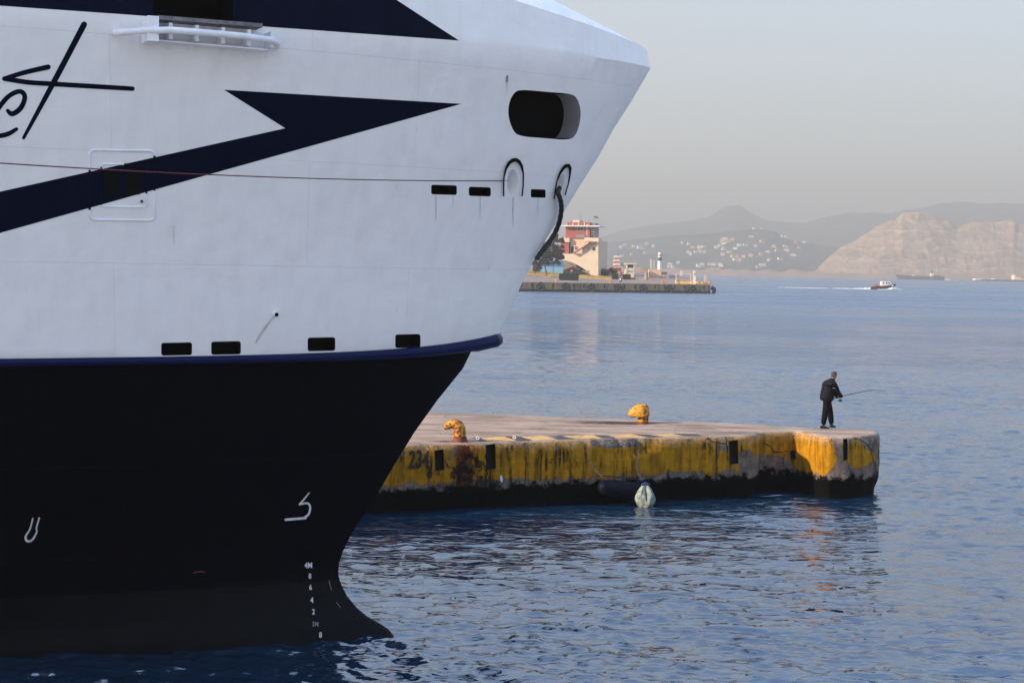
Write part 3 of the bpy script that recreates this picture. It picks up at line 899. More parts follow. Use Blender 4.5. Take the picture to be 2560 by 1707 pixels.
blk = [[(1180, 1094), (1199, 1094), (1219, 1103), (1200, 1104)], [(1262, 1091), (1300, 1091), (1332, 1101), (1294, 1102)], [(1374, 1081), (1403, 1084), (1439, 1097), (1394, 1098)], [(1484, 1087.5), (1518, 1088), (1541, 1095), (1507, 1095)], [(1581, 1085), (1623, 1086.5), (1658, 1092), (1620, 1093)], [(1684, 1084), (1740, 1085), (1757, 1089.5), (1714, 1090)]]
blk[2] = [(1368, 1089), (1400, 1089), (1437, 1097.5), (1396, 1098.5)]
for q in blk: flat_decal('hazard_stripe', q, M['hz_black'])
for a, b in zip(blk[:-1], blk[1:]):
    flat_decal('hazard_stripe', [(a[1][0] + 3, a[1][1] + .5), (b[0][0] - 3, b[0][1]), (b[3][0] - 4, b[3][1]), (a[2][0] + 3, a[2][1] - .3)], M['hz_yellow'])
M['ink'] = simple('black_stencil_paint', (.012, .010, .008), .8, .3, 20)
pdecal('painted_number', text_polys('2', 1029, 1148, 43, .62, -.08), M['ink'], .034)
pdecal('painted_number', text_polys('3', 1046.5, 1147, 43, .62, -.05), M['ink'], .034)
pdecal('painted_number', text_polys('4', 1064, 1148, 43, .60, -.05), M['ink'], .034)
pdecal('paint_run', stroke([(1067, 1160), (1073, 1172), (1069, 1186), (1074, 1196)], [6, 3, 6, 2]), M['ink'], .024)
pdecal('paint_run', stroke([(1078, 1178), (1077, 1192)], [4, 3]), M['ink'], .024)
pdecal('white_splash', [[(1249, 1190), (1253, 1186), (1257, 1196), (1256, 1206), (1250, 1201)]], M['mark_white'], .02)

for i_, (st_, wd_) in enumerate((([(1907, 1107), (1922, 1113), (1936, 1130), (1958, 1128), (1985, 1127), (1991, 1130)], [2, 3, 5, 5, 5, 3]), ([(2132, 1094), (2150, 1099), (2165, 1109), (2178, 1124), (2180, 1145), (2190, 1164)], [3, 5, 4, 3, 3, 2]), ([(1790, 1106), (1791, 1150), (1789, 1203)], [3, 4, 3]), ([(1960, 1130), (1957, 1150), (1958, 1166)], [4, 3, 2]), ([(1770, 1098), (1786, 1105), (1812, 1108)], [2, 4, 2]), ([(1112, 1150), (1120, 1166), (1142, 1172), (1160, 1160), (1180, 1168), (1200, 1160)], [2, 5, 4, 6, 6, 3]), ([(1320, 1104), (1322, 1150), (1320, 1210)], [2, 3, 2]), ([(1008, 1120), (1007, 1236)], [1.5, 1.5]))):
    j_ = []
    for a_, b_ in zip(st_[:-1], st_[1:]):
        n_ = max(2, int(math.hypot(b_[0] - a_[0], b_[1] - a_[1]) / 4))
        for k_ in range(n_): j_.append((a_[0] + (b_[0] - a_[0]) * k_ / n_ + rnd.uniform(-1.3, 1.3), a_[1] + (b_[1] - a_[1]) * k_ / n_ + rnd.uniform(-1.3, 1.3)))
    j_.append(st_[-1]); w_j = [rnd.uniform(.25, 1) * max(wd_) * .75 for _ in j_]
    pdecal('crack', stroke(j_, w_j, 4, 2), M['ink'], .012 + .001 * (i_ % 3))
# ---- bollards
M['bol_yellow'] = worn('bollard_yellow', (.60, .29, .012), (.17, .035, .010), .47, 11, .6, .02)
M['bol_yellow2'] = worn('bollard_yellow_bright', (.62, .31, .012), (.16, .05, .012), .48, 14, .6, .015)
M['bol_rust'] = worn('bollard_rust', (.24, .05, .012), (.05, .012, .006), .5, 14, .8, .02)
b1 = at_z(1150, 1103, PZ)
BO = empty('bollard', b1, 'rusty yellow hooked bollard above the rust streaks next to the number 234', 'bollard', 'mooring bollards on the near pier')
L = lambda px, py: (at(px, py, b1.y) - b1)
mb = MB(); path = [(1150, 1104, .17), (1149.5, 1094, .168), (1149, 1084, .165), (1149, 1075, .165), (1146, 1066, .165), (1140, 1059.5, .14), (1130, 1060, .115), (1121, 1064, .10), (1113, 1066, .085), (1110.5, 1066, .05)]
P = [b1 + L(x, y) for x, y, _ in path]
mb.tube(catmull(P, 4), [float(np.interp(i, [k * 4 for k in range(len(path))], [q[2] for q in path])) for i in range((len(path) - 1) * 4 + 1)], 20)
for i, p in enumerate(mb.v):
    q = Vector(p); mb.v[i] = tuple(q + Vector((1, 1, .5)) * .012 * noise.noise(q * 9))
mb.build('horn', M['bol_yellow'], BO, 60)
mb = MB(); mb.lathe(b1, [(.21, -.03), (.21, .02), (.185, .06), (.178, .14), (.165, .145)], 24); mb.build('base_flange', M['bol_rust'], BO)
b2 = at_z(1607, 1057, PZ)
B2 = empty('bollard', b2, 'bright yellow mushroom bollard on the far edge of the near pier', 'bollard', 'mooring bollards on the near pier')
mb = MB(); s2 = b2.y / F
prof = [(.165, -.03), (.165, .20), (.17, .25)]
mb.lathe(b2 + Vector((.01, 0, 0)), prof, 22)
mb.build('post', M['bol_yellow'], B2)
mb = MB(); rings = []
for k in range(13):
    u = k / 12
    z = .23 + .36 * u
    rx0 = (.50 * math.sqrt(max(0, 1 - ((u - .12) / .9) ** 2))) if u > .12 else .50 * (.75 + 2.1 * u)
    rx1 = .20 * math.sqrt(max(0, 1 - (u * .98) ** 4))
    ry = .26 * math.sqrt(max(0, 1 - (u * .97) ** 2.6))
    ring = []
    for j in range(24):
        a = 2 * math.pi * j / 24; c, s_ = math.cos(a), math.sin(a)
        ring.append(b2 + Vector(((rx1 if c > 0 else rx0 * .94) * c, ry * s_, z + (.06 * max(0, -c) * (1 - u) * -1))))
    rings.append(ring)
mb.loft(rings)
for i, p in enumerate(mb.v):
    q = Vector(p); mb.v[i] = tuple(q + Vector((1, 1, 1)) * .012 * noise.noise(q * 8))
mb.build('cap', M['bol_yellow2'], B2, 60)
mb = MB(); mb.lathe(b2, [(.20, -.02), (.20, .03), (.17, .05)], 22); mb.build('base_flange', M['bol_rust'], B2)

# ---- mooring rings
M['galv'] = simple('pale_steel', (.62, .62, .60), .45, .15, 20)
for i, (x, y, lb) in enumerate(((1194, 1098, 'small pale steel ring on the pier edge just right of the rusty bollard'), (1286, 1096, 'small pale steel ring on the pier edge above the first black hazard stripe'))):
    c = at_z(x, y + 1, PZ)
    mb = MB(); rr_ = .035; pts = [c + Vector((rr_ * 1.1 * math.cos(a), .01, .045 + rr_ * math.sin(a))) for a in [2 * math.pi * k / 16 for k in range(17)]]
    mb.tube(pts, .014, 8); mb.box(c + Vector((0, 0, .004)), (.09, .06, .02))
    tag(mb.build('mooring_ring', M['galv']), lb, 'ring', 'steel rings on the pier edge')

# ---- fender, chains, pale buoy
M['fender'] = simple('fender_rubber', (.002, .003, .010), .6, .3, 5, .12, bmp=.02)
M['chain'] = simple('old_chain', (.06, .05, .045), .6, .5, 14)
def pfront(x, y, off): 
    p, n = onpier(x, y); return Vector((p.x, p.y, p.z)) + Vector((.12, -1, 0)).normalized() * off
zf = .62
fa, fb = pfront(1490, 1192, .42), pfront(1602, 1202, .36)
fe = empty('fender', (fa + fb) / 2, 'long dark rubber fender chained low against the yellow pier wall', 'fender')
ax = (fb - fa)
mb = MB(); us = [0, .01, .05, .12, .3, .5, .7, .88, .95, .99, 1]; rs_ = [.03, .09, .17, .205, .22, .225, .22, .205, .17, .09, .03]
ctr = [fa + ax * u + Vector((0, 0, -.22)) for u in us]
mb.tube(ctr, rs_, 20); mb.build('fender_body', M['fender'], fe, 60)
mb = MB(); mb.tube([fa + Vector((-.05, -.0, .10)), fa + ax * .3 + Vector((0, -.02, .105)), fa + ax * .7 + Vector((0, -.02, .10)), fb + Vector((.05, 0, .05))], .018, 8); mb.build('lashing_rope', M['dark_rope'], fe)
def chain(pts, mat, r=.028, wr=.009):
    mb = MB(); Q = catmull(pts, 8); acc = 0; last = Q[0]; k = 0
    d_all = sum((Q[i + 1] - Q[i]).length for i in range(len(Q) - 1)); n = int(d_all / (r * 2.1))
    for i in range(n):
        u = (i + .5) / n * (len(Q) - 1); a = int(u); p = Q[a].lerp(Q[min(a + 1, len(Q) - 1)], u - a)
        t = (Q[min(a + 1, len(Q) - 1)] - Q[a]).normalized()
        s_ = Vector((0, 1, 0)) if i % 2 else Vector((1, 0, 0)); s_ = (s_ - t * s_.dot(t)).normalized()
        mb.tube([p + t * r * 1.5 * math.cos(q) + s_ * r * .8 * math.sin(q) for q in [2 * math.pi * j / 8 for j in range(9)]], wr, 5, False)
    return mb
chain([pfront(1463, 1128, .02), pfront(1474, 1155, .10), pfront(1486, 1172, .22), fa + Vector((.1, -.05, .06))], 0).build('fender_chain', M['chain'], fe)
chain([pfront(1597, 1120, .03), pfront(1594, 1150, .06), pfront(1590, 1172, .16), fb + Vector((-.05, -.12, .12))], 0, .034, .011).build('fender_chain', M['chain'], fe)
M['buoy'] = simple('pale_green_canvas', (.25, .30, .27), .8, .45, 9, bmp=.12)
bc = fb + Vector((.02, -.42, -.18))
by = empty('buoy', bc, 'pale green canvas wrapped buoy hanging at the right end of the dark fender', 'buoy')
for sgn in (-1, 1):
    mb = MB(); rings = []
    for k in range(15):
        u = k / 14; z = .20 - .72 * u
        wv = .03 + .27 * math.sin(math.pi * min(1, u ** 1.35 * .86 + .03)) ** .9
        ring = []
        for j in range(18):
            a = 2 * math.pi * j / 18
            fold = 1 + .12 * math.sin(a * 5 + u * 3 + sgn) + .09 * math.sin(a * 9 - u * 5) + .22 * noise.noise(Vector((math.cos(a) * 2, math.sin(a) * 2, u * 4 + sgn * 3)))
            ring.append(bc + Vector((sgn * (.085 + .05 * u) * math.sin(math.pi * min(1, u + .1)) + wv * .62 * fold * math.cos(a), wv * .8 * fold * math.sin(a), z + .02 * math.sin(a * 3))))
        rings.append(ring)
    mb.loft(rings); mb.build('canvas_lobe', M['buoy'], by, 60)
mb = MB(); mb.tube([bc + Vector((-.10, -.05, .19)), bc + Vector((0, -.06, .235)), bc + Vector((.10, -.05, .19))], .035, 8); mb.build('blue_binding', simple('blue_cord', (.01, .03, .12), .6), by)

# ---- white bag behind the fisherman's feet
q = at_z(2064.5, 1067.5, PZ) + Vector((0, .35, 0))
mb = MB(); rings = []
for k, (r_, z) in enumerate(((.05, 0), (.07, .03), (.075, .09), (.07, .14), (.05, .18), (.03, .20), (.06, .25), (.07, .27))):
    rings.append([q + Vector((r_ * (1 + .15 * math.sin(3 * a + k)) * math.cos(a), r_ * .7 * math.sin(a), z)) for a in [2 * math.pi * j / 14 for j in range(14)]])
mb.loft(rings)
tag(mb.build('plastic_bag', simple('white_plastic', (.78, .78, .76), .5)), 'white tied plastic bag on the pier behind the fisherman\'s feet', 'bag')

# ------------------------------------------------------------------ FISHERMAN
M['skin'] = simple('skin', (.30, .15, .10), .6, .08, 20)
M['jacket'] = simple('navy_padded_jacket', (.0045, .0045, .009), .7, .3, 12, .15, bmp=.02)
M['trousers'] = simple('black_trousers', (.003, .0035, .006), .8, .3, 12, .1, bmp=.02)
M['shoe'] = simple('black_shoe', (.006, .006, .006), .6, .2, 12)
M['hair'] = simple('grey_hair', (.045, .040, .036), .8, .35, 60, bmp=.01)
mf = at_z(2066, 1070, PZ)
hd = R(26)
man = empty('person', mf, 'man in dark jacket and trousers fishing at the pier tip, leaning over his rod', 'person', rz=hd)
MW = man.matrix_basis
def skin_mesh(name, verts, edges, mat, parent, sub=2, root=0):
    me = bpy.data.meshes.new(name)
    me.from_pydata([v[0] for v in verts], edges, [])
    o = bpy.data.objects.new(name, me); COL.objects.link(o)
    sk = o.modifiers.new('s', 'SKIN'); ss = o.modifiers.new('u', 'SUBSURF'); ss.levels = sub; ss.render_levels = sub
    for i, v in enumerate(verts):
        d = me.skin_vertices[0].data[i]
        d.radius = v[1] if isinstance(v[1], tuple) else (v[1], v[1]); d.use_root = (i == root)
    dg = bpy.context.evaluated_depsgraph_get()
    out = bpy.data.meshes.new_from_object(o.evaluated_get(dg), depsgraph=dg)
    bpy.data.objects.remove(o)
    out.name = name
    for p in out.polygons: p.use_smooth = True
    out.transform(MW)
    return link(name, out, parent, [mat])
V = Vector
# joints: x forward, y left, z up
hipL, hipR = (.05, .09, .90), (-.05, -.09, .90)
knL, knR = (.17, .06, .49), (-.12, -.08, .48)
anL, anR = (.24, .06, .08), (-.19, -.08, .08)
shL, shR = (.17, .19, 1.36), (.10, -.20, 1.36)
elL, elR = (.30, .21, 1.09), (.24, -.22, 1.08)
waL, waR = (.44, .02, .93), (.49, -.09, .96)
body = [((0, 0, .93), .09), ((.03, 0, 1.10), .09), ((.12, 0, 1.36), .065), ((.17, 0, 1.43), .05), ((.20, 0, 1.49), .058), ((.225, 0, 1.56), .075), ((.24, 0, 1.63), .085), ((.245, 0, 1.68), .06),
        (hipL, .06), (knL, .045), (anL, .035), (hipR, .06), (knR, .045), (anR, .035),
        (shL, .03), (elL, .026), (waL, .025), (shR, .03), (elR, .026), (waR, .027)]
be = [(0, 1), (1, 2), (2, 3), (3, 4), (4, 5), (5, 6), (6, 7), (0, 8), (8, 9), (9, 10), (0, 11), (11, 12), (12, 13), (2, 14), (14, 15), (15, 16), (2, 17), (17, 18), (18, 19)]
# rod direction in local frame
rod_a = MW.inverted() @ at(2084, 1000.5, mf.y - .02); 
grip = V(waR) + V((.045, .02, -.02))
rodP0 = V((.34, .03, .915)); 
tip_w = at(2207, 974, mf.y + 1.3)
rod_tip = MW.inverted() @ tip_w
rod_dir = (rod_tip - rodP0).normalized()
def finger_chain(start, n_before):
    pass
def add_hand(wrist, side, at_u):
    """palm and five fingers closed round the rod; appended to the body skeleton"""
    c = rodP0 + rod_dir * at_u
    w0 = V(wrist); k = len(body)
    wi = 16 if side > 0 else 19
    out = (w0 - c).normalized()
    palm = c + V((0, 0, .030)) + out * .012
    body.append((tuple(palm), (.034, .020))); be.append((wi, k))
    across = rod_dir
    nrm = V((0, 0, 1)); lat = across.cross(nrm).normalized() * (1 if side > 0 else -1)
    for j, (du, ln) in enumerate(((-.030, .9), (-.010, 1.05), (.010, 1.0), (.028, .85))):
        b0 = len(body)
        a0 = c + across * du
        pts = [a0 + nrm * .028 + lat * -.012, a0 + nrm * .014 + lat * -.030 * ln, a0 - nrm * .016 + lat * -.028 * ln, a0 - nrm * .024 + lat * -.002]
        for q in pts: body.append((tuple(q), .0095))
        be.extend([(k, b0), (b0, b0 + 1), (b0 + 1, b0 + 2), (b0 + 2, b0 + 3)])
    b0 = len(body)
    for q in (c + across * .03 + nrm * .024 + lat * .018, c + across * .045 + lat * .022 + nrm * .002, c + across * .05 - nrm * .018 + lat * .008): body.append((tuple(q), .0105))
    be.extend([(k, b0), (b0, b0 + 1), (b0 + 1, b0 + 2)])
add_hand(waL, 1, .09)
add_hand(waR, -1, .235)
skin_mesh('body', body, be, M['skin'], man, 2)
# head with face
def head(c, fwd_tilt):
    mb = MB(); rot = Matrix.Rotation(fwd_tilt, 3, 'Y')
    rings = []
    prof = [(-.118, .030, .036, .035), (-.100, .052, .052, .022), (-.07, .070, .062, .012), (-.03, .082, .070, .004), (.01, .090, .075, .0), (.05, .093, .076, -.005), (.085, .080, .066, -.008), (.108, .050, .045, -.010), (.118, .018, .018, -.010)]
    for z, rx, ry, ox in prof:
        ring = []
        for j in range(20):
            a = 2 * math.pi * j / 20; x, y = rx * math.cos(a) + ox, ry * math.sin(a)
            if abs(a) < .5 or abs(a - 2 * math.pi) < .5:
                if -.045 < z < .02: x += .018 * (1 if z < 0 else .5) * (1 if j == 0 else .25)
                if .0 <= z < .03 and j in (1, 2, 18, 19): x -= .008
            ring.append(MW @ (V(c) + rot @ V((x, y, z))))
        rings.append(ring)
    mb.loft(rings)
    for sd in (1, -1):
        e = [MW @ (V(c) + rot @ V((-.005 + .022 * math.cos(a) * (.8), sd * (.078 + .008 * abs(math.sin(a))), -.01 + .033 * math.sin(a)))) for a in [2 * math.pi * j / 10 for j in range(11)]]
        mb.tube(e, .007, 6, False)
        mb.add([MW @ (V(c) + rot @ V(q)) for q in ((.084, sd * .022, .012), (.088, sd * .032, .017), (.084, sd * .042, .012), (.088, sd * .032, .007))], [(0, 1, 2, 3)])
    o = mb.build('head', M['skin'], man, 60)
    hb_ = MB(); rings = []
    for z, rx, ry, ox in ((-.075, .074, .068, -.004), (-.03, .088, .077, -.004), (.01, .097, .082, -.004), (.05, .101, .084, -.007), (.085, .088, .074, -.010), (.112, .056, .052, -.012), (.126, .018, .018, -.012)):
        ring = []
        for j in range(20):
            a = 2 * math.pi * j / 20; f_ = max(0, math.cos(a))
            cut_ = 1.0
            x, y = rx * math.cos(a) + ox, ry * math.sin(a)
            if math.cos(a) > .15 and z < .075: x, y = x * .80, y * .84
            ring.append(MW @ (V(c) + rot @ V((x, y, z))))
        rings.append(ring)
    hb_.loft(rings); hb_.build('hair', M['hair'], man, 60)
head((.235, -.0, 1.605), R(22))
jk = [((-.03, 0, .80), (.255, .21)), ((-.02, 0, .95), (.25, .21)), ((.02, 0, 1.12), (.245, .21)), ((.06, 0, 1.27), (.26, .215)), ((.11, 0, 1.39), (.215, .18)), ((.185, 0, 1.475), (.085, .085)), ((.205, 0, 1.515), (.078, .078)),
      (shL, .098), (tuple(V(shL).lerp(V(elL), .5)), .088), (elL, .078), (tuple(V(elL).lerp(V(waL), .55)), .066), (tuple(V(elL).lerp(V(waL), .93)), .050),
      (shR, .098), (tuple(V(shR).lerp(V(elR), .5)), .088), (elR, .078), (tuple(V(elR).lerp(V(waR), .55)), .066), (tuple(V(elR).lerp(V(waR), .93)), .050)]
skin_mesh('jacket', jk, [(0, 1), (1, 2), (2, 3), (3, 4), (4, 5), (5, 6), (4, 7), (7, 8), (8, 9), (9, 10), (10, 11), (4, 12), (12, 13), (13, 14), (14, 15), (15, 16)], M['jacket'], man, 2)
tr = [((0, 0, 1.02), (.16, .15)), ((0, 0, .88), (.16, .15))]
te = [(0, 1)]
for hp_, kn_, an_ in ((hipL, knL, anL), (hipR, knR, anR)):
    k = len(tr)
    tr += [(tuple(V(hp_).lerp(V(kn_), .22)), .128), (tuple(V(hp_).lerp(V(kn_), .6)), .112), (kn_, .10), (tuple(V(kn_).lerp(V(an_), .5)), .094), (tuple(V(kn_).lerp(V(an_), .86)), .080), (tuple(V(kn_).lerp(V(an_), .93)), .052)]
    te += [(1, k)] + [(k + i, k + i + 1) for i in range(5)]
skin_mesh('trousers', tr, te, M['trousers'], man, 2)
for an_, turn in ((anL, .25), (anR, -.35)):
    mb = MB(); rings = []
    rt = Matrix.Rotation(turn, 3, 'Z')
    for x, hw, h in ((-.085, .02, .04), (-.08, .036, .085), (-.03, .044, .115), (.02, .046, .105), (.08, .050, .075), (.14, .048, .055), (.175, .035, .040), (.188, .012, .02)):
        rings.append([MW @ (V((an_[0], an_[1], 0)) + rt @ V((x, hw * cx_, h * cz_))) for cx_, cz_ in ((-1, 0), (-1, .35), (-.85, .75), (-.4, 1), (.4, 1), (.85, .75), (1, .35), (1, 0))])
    mb.loft(rings); mb.build('shoe', M['shoe'], man, 50)
# rod (held, top level)
r0 = MW @ (rodP0 - rod_dir * .12)
rdw = (tip_w - r0).normalized()
RL = (tip_w - r0).length
rod = empty('fishing_rod', r0, 'thin reddish fishing rod held out over the water by the man at the pier tip', 'fishing rod')
mb = MB(); pts = [r0 + rdw * RL * u + V((0, 0, .05 * math.sin(u * 2.2) - .12 * max(0, u - .7) ** 2 * 4)) for u in np.linspace(0, 1, 18)]
mb.tube(pts, [.015 - .010 * u for u in np.linspace(0, 1, 18)], 8); mb.build('blank', simple('rod_blank', (.10, .02, .015), .35), rod)
mb = MB(); mb.tube([r0, r0 + rdw * .42], .015, 10); mb.build('grip', M['black'], rod)
for u in (.36, .5, .63, .75, .86, .95):
    i = u * 17; p = pts[int(i)].lerp(pts[int(i) + 1 if int(i) < 17 else 17], i - int(i)) - V((0, 0, .022 - .01 * u))
    mb = MB(); rr_ = .017 - .009 * u
    mb.tube([p + V((0, math.cos(a), math.sin(a))) * rr_ for a in [2 * math.pi * k / 10 for k in range(11)]], .0028, 5, False)
    mb.tube([p + V((0, 0, rr_)), p + V((0, 0, .026))], .0025, 5); mb.build('guide_ring', M['black'], rod)
p = r0 + rdw * .30
reel_c = p - V((0, 0, .105))
mb = MB(); mb.tube([p - V((0, 0, .01)), reel_c], .010, 8); mb.tube([reel_c - rdw * .035, reel_c + rdw * .02, reel_c + rdw * .03, reel_c + rdw * .065], [.028, .028, .036, .036], 16)
reel = mb.build('reel', simple('reel_metal', (.06, .06, .065), .3, metal=.5), rod)
mb = MB(); sdv = rdw.cross(V((0, 0, 1))).normalized()
mb.tube([reel_c, reel_c + sdv * .05, reel_c + sdv * .055 - V((0, 0, .05)), reel_c + sdv * .09 - V((0, 0, .05))], .006, 6); mb.build('crank_handle', M['black'], reel)

# ------------------------------------------------------------------ FAR QUAY (about 470 m away)
FY = 470.0
X_END = at(1778, 714, FY).x
TQ = math.tan(R(20))
def fy(x): return FY + (x - X_END) * TQ
def apron_z(Y, x=None): return 2.6 + (Y - (FY if x is None else fy(x))) * .043
def on_apron(x, y):
    """point of the gently rising apron seen at a pixel"""
    d = ray(x, y); d = d / d.y
    # EYE.z + d.z*Y = 2.6 + (Y-FY)*.043
    Y = (2.6 - .043 * (FY - X_END * TQ) - EYE.z) / (d.z - .043 * (1 - d.x * TQ))
    return EYE + d * Y
M['fq_face'] = None
def far_quay_mat():
    m, t, b = newmat('far_quay_concrete')
    v, pos = geo_pos(t)
    sep = t.nodes.new('ShaderNodeSeparateXYZ'); t.links.new(pos, sep.inputs[0])
    g = t.nodes.new('ShaderNodeNewGeometry'); sn = t.nodes.new('ShaderNodeSeparateXYZ'); t.links.new(g.outputs['Normal'], sn.inputs[0])
    n1 = nz(t, v, .25, 6, .65); n2 = nz(t, v, 1.5, 6, .65)
    st = t.nodes.new('ShaderNodeMapping'); st.inputs['Scale'].default_value = (.9, .9, .12); t.links.new(pos, st.inputs[0])
    sk = nz(t, st.outputs[0], 1, 5, .6)
    face = mixc(t, ramp(t, n1, .35, .65), (.33, .20, .075), (.22, .165, .12))
    face = mixc(t, math_(t, 'MULTIPLY', ramp(t, sk, .5, .64), .75), face, (.04, .033, .028))
    face = mixc(t, ramp(t, math_(t, 'ADD', sep.outputs[2], math_(t, 'MULTIPLY', n2, .8)), 1.3, .8), face, (.010, .010, .012))
    top = mixc(t, ramp(t, n1, .3, .7), (.18, .14, .13), (.26, .21, .19))
    c = mixc(t, ramp(t, sn.outputs[2], .4, .8), face, top)
    t.links.new(c, b.inputs['Base Color']); b.inputs['Roughness'].default_value = .85
    bump(t, b, n2, .6, .15)
    return m
fqm = far_quay_mat()
fq = empty('harbour_quay', at(1500, 706, FY), 'distant yellowish concrete quay with dark tyre fenders under the red control tower', 'quay')
mb = MB()
x_end = at(1778, 714, FY).x; xl = -70
outl = [(xl, fy(xl)), (x_end - 1.2, fy(x_end - 1.2)), (x_end, FY + 1.5), (x_end + 1.5, FY + 30), (x_end - 10, FY + 75), (xl, FY + 90)]
nseg = 60
topf = [V((x, y, apron_z(y, x))) for x, y in outl]
mb.loft([[V((p.x, p.y, -2)) for p in topf], topf])
fb_ = mb.build('quay_body', fqm, fq, 20)
RQ = Matrix.Rotation(R(20), 3, 'Z')
dsl = simple('dark_stain', (.02, .018, .016), .9)
for i in range(24):  # thin dark boxes added as stain strips down the quay face
    xx = x_end - 2.2 - i * 3.05
    mb = MB(); mb.box((xx, fy(xx) - .08, 1.75 + .2 * noise.noise(V((i, 2, 1)))), (.35 + .3 * abs(noise.noise(V((i, 0, 3)))), .10, 1.0), RQ)
    mb.build('face_stain_strip', dsl, fq)
# edge kerb lip with irregular chips
M['lip'] = simple('pale_kerb', (.42, .33, .24), .8, .25, 1)
mb = MB()
for i in range(150):
    xx = xl + i * .8
    if xx < x_end - 1.4: mb.box((xx, fy(xx) + .25, 2.62 + .05 * noise.noise(V((i * .7, 0, 0)))), (.86, .6, .12 + .10 * abs(noise.noise(V((i * .4, 5, 0))))), RQ)
mb.build('kerb_lip', M['lip'], fq)
M['tyre'] = simple('tyre_black', (.012, .013, .018), .7, .4, 1)
tyres = [(1352, 716), (1415, 717), (1479, 719), (1546, 720), (1609, 721), (1673, 723), (1731, 725)]
for i, (x, y) in enumerate(tyres):
    p = at(x, y, fy(at(x, y, FY).x) - .5)
    mb = MB()
    for k, (dx, dz, r_) in enumerate(((-.55, .0, .62), (.45, -.15, .66), (-.05, .55, .55), (.1, -.55, .6))):
        c = p + V((dx, -.1 * k, dz))
        mb.tube([c + V((r_ * math.cos(a), .06 * math.sin(a * 2), r_ * math.sin(a))) for a in [2 * math.pi * j / 14 for j in range(15)]], .22, 7, False)
    tag(mb.build('tyre_cluster', M['tyre']), 'cluster of black tyre fenders hanging on the distant quay wall, %s from the left' % ['first', 'second', 'third', 'fourth', 'fifth', 'sixth', 'last'][i], 'fender', 'tyre fenders along the distant quay')
p = at(1783, 726, FY + 2)
mb = MB(); mb.tube([p + V((-.6, 0, .2)), p + V((-.2, 0, 1.0)), p + V((.25, 0, .5)), p + V((.3, 0, -.4)), p + V((-.2, 0, -.9))], [.35, .5, .62, .6, .3], 12)
tag(mb.build('corner_fender', M['tyre']), 'big black rubber fender on the tip of the distant quay', 'fender')
M['bol_or'] = simple('orange_bollard_paint', (.62, .22, .06), .6, .3, 3)
for x, y, lb in ((1391, 704.5, 'small orange bollard on the distant quay edge below the hedge'), (1526, 708, 'small orange bollard on the distant quay edge left of the scooter'), (1656, 711, 'small orange bollard on the distant quay edge below the lighthouse'), (1774, 713, 'orange bollard at the very tip of the distant quay')):
    yy = fy(at(x, y, FY).x) + 1; c = at(x, y, yy); c.z = apron_z(yy, c.x)
    mb = MB(); mb.lathe(c, [(.34, 0), (.3, .08), (.24, .12), (.22, .5), (.42, .6), (.42, .78), (.2, .86)], 14)
    for sx in (-1, 1): mb.tube([c + V((0, 0, .62)), c + V((sx * .7, 0, .72))], .12, 8)
    tag(mb.build('quay_bollard', M['bol_or']), lb, 'bollard', 'orange bollards on the distant quay')

# ---- control tower building
BY = 505.0
M['cream'] = simple('cream_render', (.60, .50, .38), .8, .06, .4)
M['tan'] = simple('tan_render', (.58, .42, .28), .8, .06, .4)
M['redwall'] = simple('dark_red_render', (.30, .078, .070), .75, .08, .5)
M['glass'] = simple('dark_glass', (.02, .025, .03), .12, .2, 1)
M['wframe'] = simple('white_frame', (.75, .73, .70), .5, .05, 1)
M['conc'] = simple('grey_render', (.24, .21, .20), .85, .12, .5)
M['steel'] = simple('grey_steel', (.20, .20, .21), .5, .1, 1)
bl = empty('control_tower', at(1440, 690, BY), 'cream and dark red port control building with outside stair and flags on the distant quay', 'building')
D = 14
def part(name, rects, mat, Y=BY, depth=D, parent=bl):
    mb = MB()
    for r in rects: pbox(mb, *r, Y, depth)
    return mb.build(name, mat, parent)
# main cream wall with the arch cut out of its base
def wall_with_arch():
    top = 634.5
    out = [(1399, top), (1456, top), (1456, 622), (1472, 608), (1480, 603), (1497, 603), (1496.5, 690), (1479, 690)]
    arch = [(1479, 688), (1472, 681), (1465, 675.5), (1456, 669.5), (1444, 662.5), (1430, 656), (1415, 651.5), (1399, 649)]
    pts = [at(x, y, BY) for x, y in out + arch]
    mb = MB(); front = pts; bk = [p + V((0, 1.0, 0)) for p in pts]
    n = len(pts); vs = front + bk
    fs = [(i, (i + 1) % n, (i + 1) % n + n, i + n) for i in range(n)]
    tri = [tuple(t_) for t_ in tessellate_polygon([pts])]
    fs += tri + [tuple(i + n for i in t_[::-1]) for t_ in tri]
    mb.add(vs, fs)
    return mb.build('cream_wall', M['cream'], bl, sm=False)
wall_with_arch()
part('side_wall', [(1484, 1498, 603, 690)], M['cream'], BY + 1.02, D - 1)
part('tower_base_wall', [(1398, 1423, 595, 605)], M['cream'], BY + .05, 4)
part('upper_wall', [(1461, 1497.5, 595, 602.8)], M['cream'], BY + .03, 5)
part('tan_wall', [(1422, 1461, 595, 634)], M['tan'], BY + 1.4, 3)
part('lower_red_wall', [(1399, 1421, 605.3, 634)], M['redwall'], BY + .5, 4)
part('terrace_floor', [(1399, 1486, 634.5, 636)], M['conc'], BY + 1.02, 8)
part('arch_back_wall', [(1392, 1484, 637, 690)], M['conc'], BY + 4, 6)
d_ = part('door', [(1442, 1447, 664, 676)], M['glass'], BY + 3.9, .2)
part('recess_side_wall', [(1456, 1484, 603.2, 634)], M['cream'], BY + 1.5, 3)
